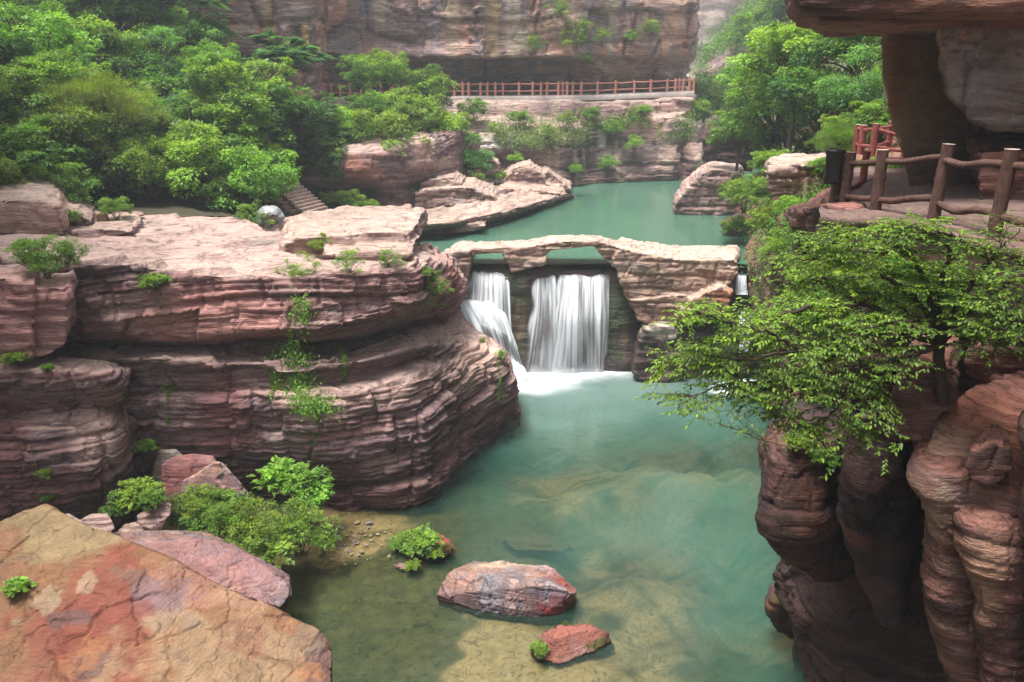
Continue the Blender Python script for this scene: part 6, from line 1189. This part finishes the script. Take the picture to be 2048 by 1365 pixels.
# ---- spreading tree in the right foreground
def near_tree():
    rg = np.random.default_rng(4)
    base = P(1900, 735, 9.4); root = empty('tree', base, 'dark branched tree spreading its sprays over the water at right', 'tree')
    fork = P(1880, 690, 9.4)
    LM = [  # limbs: photo positions with depth
     [(1880,690,9.4),(1780,650,9.2),(1650,610,9.0),(1540,640,8.8),(1420,690,8.7),(1330,740,8.6)],
     [(1880,690,9.4),(1800,700,9.0),(1700,690,8.7),(1600,700,8.4),(1480,720,8.2),(1390,700,8.2)],
     [(1880,690,9.4),(1850,620,9.4),(1780,560,9.4),(1680,520,9.6),(1580,520,9.8)],
     [(1880,690,9.4),(1860,590,9.5),(1820,510,9.6),(1740,470,9.8),(1660,460,10.0)],
     [(1880,690,9.4),(1880,580,9.2),(1900,500,9.2),(1850,460,9.3),(1780,450,9.4)],
     [(1880,690,9.4),(1920,600,9.0),(1980,520,8.9),(2040,460,8.8)],
     [(1880,690,9.4),(1940,620,8.8),(2020,560,8.5),(2100,520,8.4)],
     [(1880,690,9.4),(1800,720,8.9),(1720,740,8.6),(1640,760,8.4),(1560,790,8.2),(1480,780,8.1)],
     [(1880,690,9.4),(1780,600,9.8),(1660,560,10.2),(1600,560,10.4)],
     [(1700,690,8.7),(1620,740,8.4),(1560,760,8.2),(1450,770,8.1),(1370,800,8.0)],
     [(1600,700,8.4),(1520,660,8.3),(1440,640,8.3),(1380,620,8.4)],
     [(1780,650,9.2),(1700,610,9.0),(1620,640,8.9),(1540,690,8.8)],
     [(1880,690,9.4),(1960,680,8.6),(2060,640,8.2)],
     [(1720,740,8.6),(1680,800,8.4),(1640,850,8.3),(1560,840,8.2)],
     [(1820,510,9.6),(1700,500,9.4),(1620,480,9.6)],
     [(1880,690,9.4),(1820,640,9.0),(1720,660,8.6),(1640,700,8.4),(1600,760,8.2)],
     [(1980,520,8.9),(1900,470,9.0),(1820,470,9.1)], [(2100,520,8.4),(2040,600,8.3),(1960,640,8.4)], [(1880,690,9.4),(1920,640,9.4),(1980,620,9.3),(2060,600,9.0)], [(1880,690,9.4),(1830,600,10.2),(1780,560,10.6),(1700,560,10.8)], [(1860,590,9.5),(1900,560,9.8),(1960,560,9.8),(2040,540,9.6)], [(1880,690,9.4),(1800,660,9.9),(1720,640,10.2),(1640,640,10.4)], [(1700,690,8.7),(1740,780,8.5),(1700,830,8.4)],
    ]
    paths = [(wob(np.array(base) + (0, 0, -.5), fork, 6, .02, rg), .085, .07)]; P_, A_, N_, Lg, Cc = [], [], [], [], []
    for k, lm in enumerate(LM):
        q = cr_axis(np.array([P(*c) for c in lm]), 40) + rg.normal(0, .012, (40, 3)); paths.append((q, .045 if k < 9 else .022, .006))
        Lt = np.linalg.norm(np.diff(q, axis=0), axis=1).sum(); nb = int(Lt * 14)
        for b in range(nb):
            t = rg.uniform(.18, 1.0); i = min(int(t * 39), 38); o = q[i]; ax = unit(q[i + 1] - q[i]); sd = unit(np.cross(ax, (0, 0, 1))) * rg.choice((-1, 1))
            dr = unit(ax * rg.uniform(.3, 1.0) + sd * rg.uniform(.3, 1.1) + np.array((0, 0, rg.uniform(-.25, .45)))); tl = rg.uniform(.25, .75) * (1.1 - .3 * t)
            tw = np.array([o + dr * tl * s_ + np.array((0, 0, -.22)) * tl * s_ * s_ for s_ in np.linspace(0, 1, 8)]) + rg.normal(0, .006, (8, 3)); paths.append((tw, .006, .002))
            for j in range(1, 8):
                o2 = tw[j]; d2 = unit(tw[min(j + 1, 7)] - tw[j - 1]); s2 = unit(np.cross(d2, (0, 0, 1)))
                sp = (1 if j % 2 else -1); d3 = unit(d2 * .6 + s2 * sp + np.array((0, 0, rg.uniform(-.3, .15)))); l3 = rg.uniform(.08, .24)
                paths.append((np.array([o2, o2 + d3 * l3 * .5, o2 + d3 * l3 + (0, 0, -.02)]), .0028, .0015)); m = int(rg.integers(5, 10))
                for h in range(m):
                    f = (h + .6) / m; p_ = o2 + d3 * l3 * f; s3 = np.cross(d3, (0, 0, 1)) * (1 if h % 2 else -1)
                    P_.append(p_); A_.append(d3 * .7 + s3 * .8 + np.array((0, 0, -.30)) + rg.normal(0, .18, 3)); N_.append(np.array((0, 0, 1.0)) + rg.normal(0, .28, 3)); Lg.append(rg.uniform(.034, .074))
                    y = np.clip(rg.normal(.30, .25) + .35 * (k in (0, 2, 3, 4, 8, 10)), 0, 1); Cc.append(np.array((.052, .125, .020)) * (1 - y) + np.array((.22, .40, .028)) * y)
    Lg = np.array(Lg)
    link('trunk', tubes('trunk', paths, simple_mat('dark_wood', (.045, .032, .025), .85, .35, 12, .01), 7), root).location = tuple(-base)
    link('crown', leaves('crown', np.array(P_), np.array(A_), np.array(N_), Lg, Lg * .48, np.array(Cc), True), root).location = tuple(-base)
near_tree()
for k, x, y, r, Y, lab in [('bush',1700,545,85,12.5,'dark bush under the edge of the near path'), ('bush',1830,590,85,11.8,'dark bush behind the trunk of the spreading tree'), ('lacy',1610,640,80,14,'loose dark shrub behind the sprays of the spreading tree'), ('bush',1960,560,80,11.2,'dark bush below the railing at the right edge')]: plant(k, x, y, r, Y, lab, 'bushes behind the spreading tree')
def sapling():
    rg = np.random.default_rng(14); base = P(1660, 905, 9.6)
    root = empty('shrub', base, 'thin pale stemmed shrub leaning out below the big tree on the right', 'bush'); paths = []; P_, A_, N_, Lg, Cc = [], [], [], [], []
    for lm, r in (([(1660,905,9.6),(1600,830,9.4),(1540,740,9.2),(1480,670,9.0),(1400,620,8.9)], .014), ([(1640,905,9.6),(1540,885,9.6),(1460,855,9.4),(1390,830,9.2)], .010), ([(1665,905,9.5),(1630,860,9.3),(1590,850,9.1)], .008), ([(1670,900,9.5),(1700,860,9.2),(1680,830,9.0)], .008),
                  ([(1540,885,9.6),(1500,860,9.5),(1440,800,9.4)], .006), ([(1600,830,9.4),(1540,830,9.3),(1470,820,9.2)], .006), ([(1660,905,9.6),(1720,900,9.3),(1690,880,9.1)], .006)):
        q = cr_axis(np.array([P(*c) for c in lm]), 30) + rg.normal(0, .008, (30, 3)); paths.append((q, r, r * .25))
        for b in range(34):
            t = rg.uniform(.25, 1); i = min(int(t * 29), 28); o = q[i]; dr = unit(rg.normal(size=3) * (1, 1, .5) + unit(q[i + 1] - q[i]) * .8); tl = rg.uniform(.08, .28); e = o + dr * tl + (0, 0, -.03); paths.append((np.array([o, (o + e) / 2 + (0, 0, .01), e]), .0028, .001))
            for h in range(7):
                p_ = o + (e - o) * (h + .8) / 7; P_.append(p_); A_.append(dr + rg.normal(0, .6, 3) + (0, 0, -.2)); N_.append(np.array((0, 0, 1.)) + rg.normal(0, .3, 3)); Lg.append(rg.uniform(.02, .042)); Cc.append(np.array((.06, .14, .03)) * rg.uniform(.7, 1.4))
    Lg = np.array(Lg); link('stem', tubes('stem', paths, simple_mat('pale_stem', (.16, .12, .08), .8, .3, 12, .005), 6), root).location = tuple(-base)
    link('foliage', leaves('foliage', np.array(P_), np.array(A_), np.array(N_), Lg, Lg * .5, np.array(Cc), True), root).location = tuple(-base)
sapling()
for k, x, y, r, lab in [('herb',1600,905,30,'bright leafy plant at the foot of the leaning shrub'), ('nettle',1730,880,18,'small weed on the flat rock under the boulders'), ('nettle',1640,930,26,'low weed on the dark bulge')]: rooted(k, x, y, r, lab, 'plants on the near rocks', lift=.1)
# ---- haze
bm = bmesh.new(); bmesh.ops.create_cube(bm, size=1); me = bpy.data.meshes.new('haze'); bm.to_mesh(me); bm.free()
hz = link('haze', me, kind='stuff', label='thin pale haze filling the gorge'); hz.location = (0, 90, 30.0); hz.scale = (280, 260, 72)
m, nt, out = new_mat('haze'); pv = N(nt, 'ShaderNodeVolumePrincipled'); pv.inputs['Color'].default_value = (.80, .90, 1.0, 1); pv.inputs['Density'].default_value = .0010; pv.inputs['Anisotropy'].default_value = .2
nt.links.new(pv.outputs[0], out.inputs['Volume']); me.materials.append(m)
print('done', time.time() - T0)
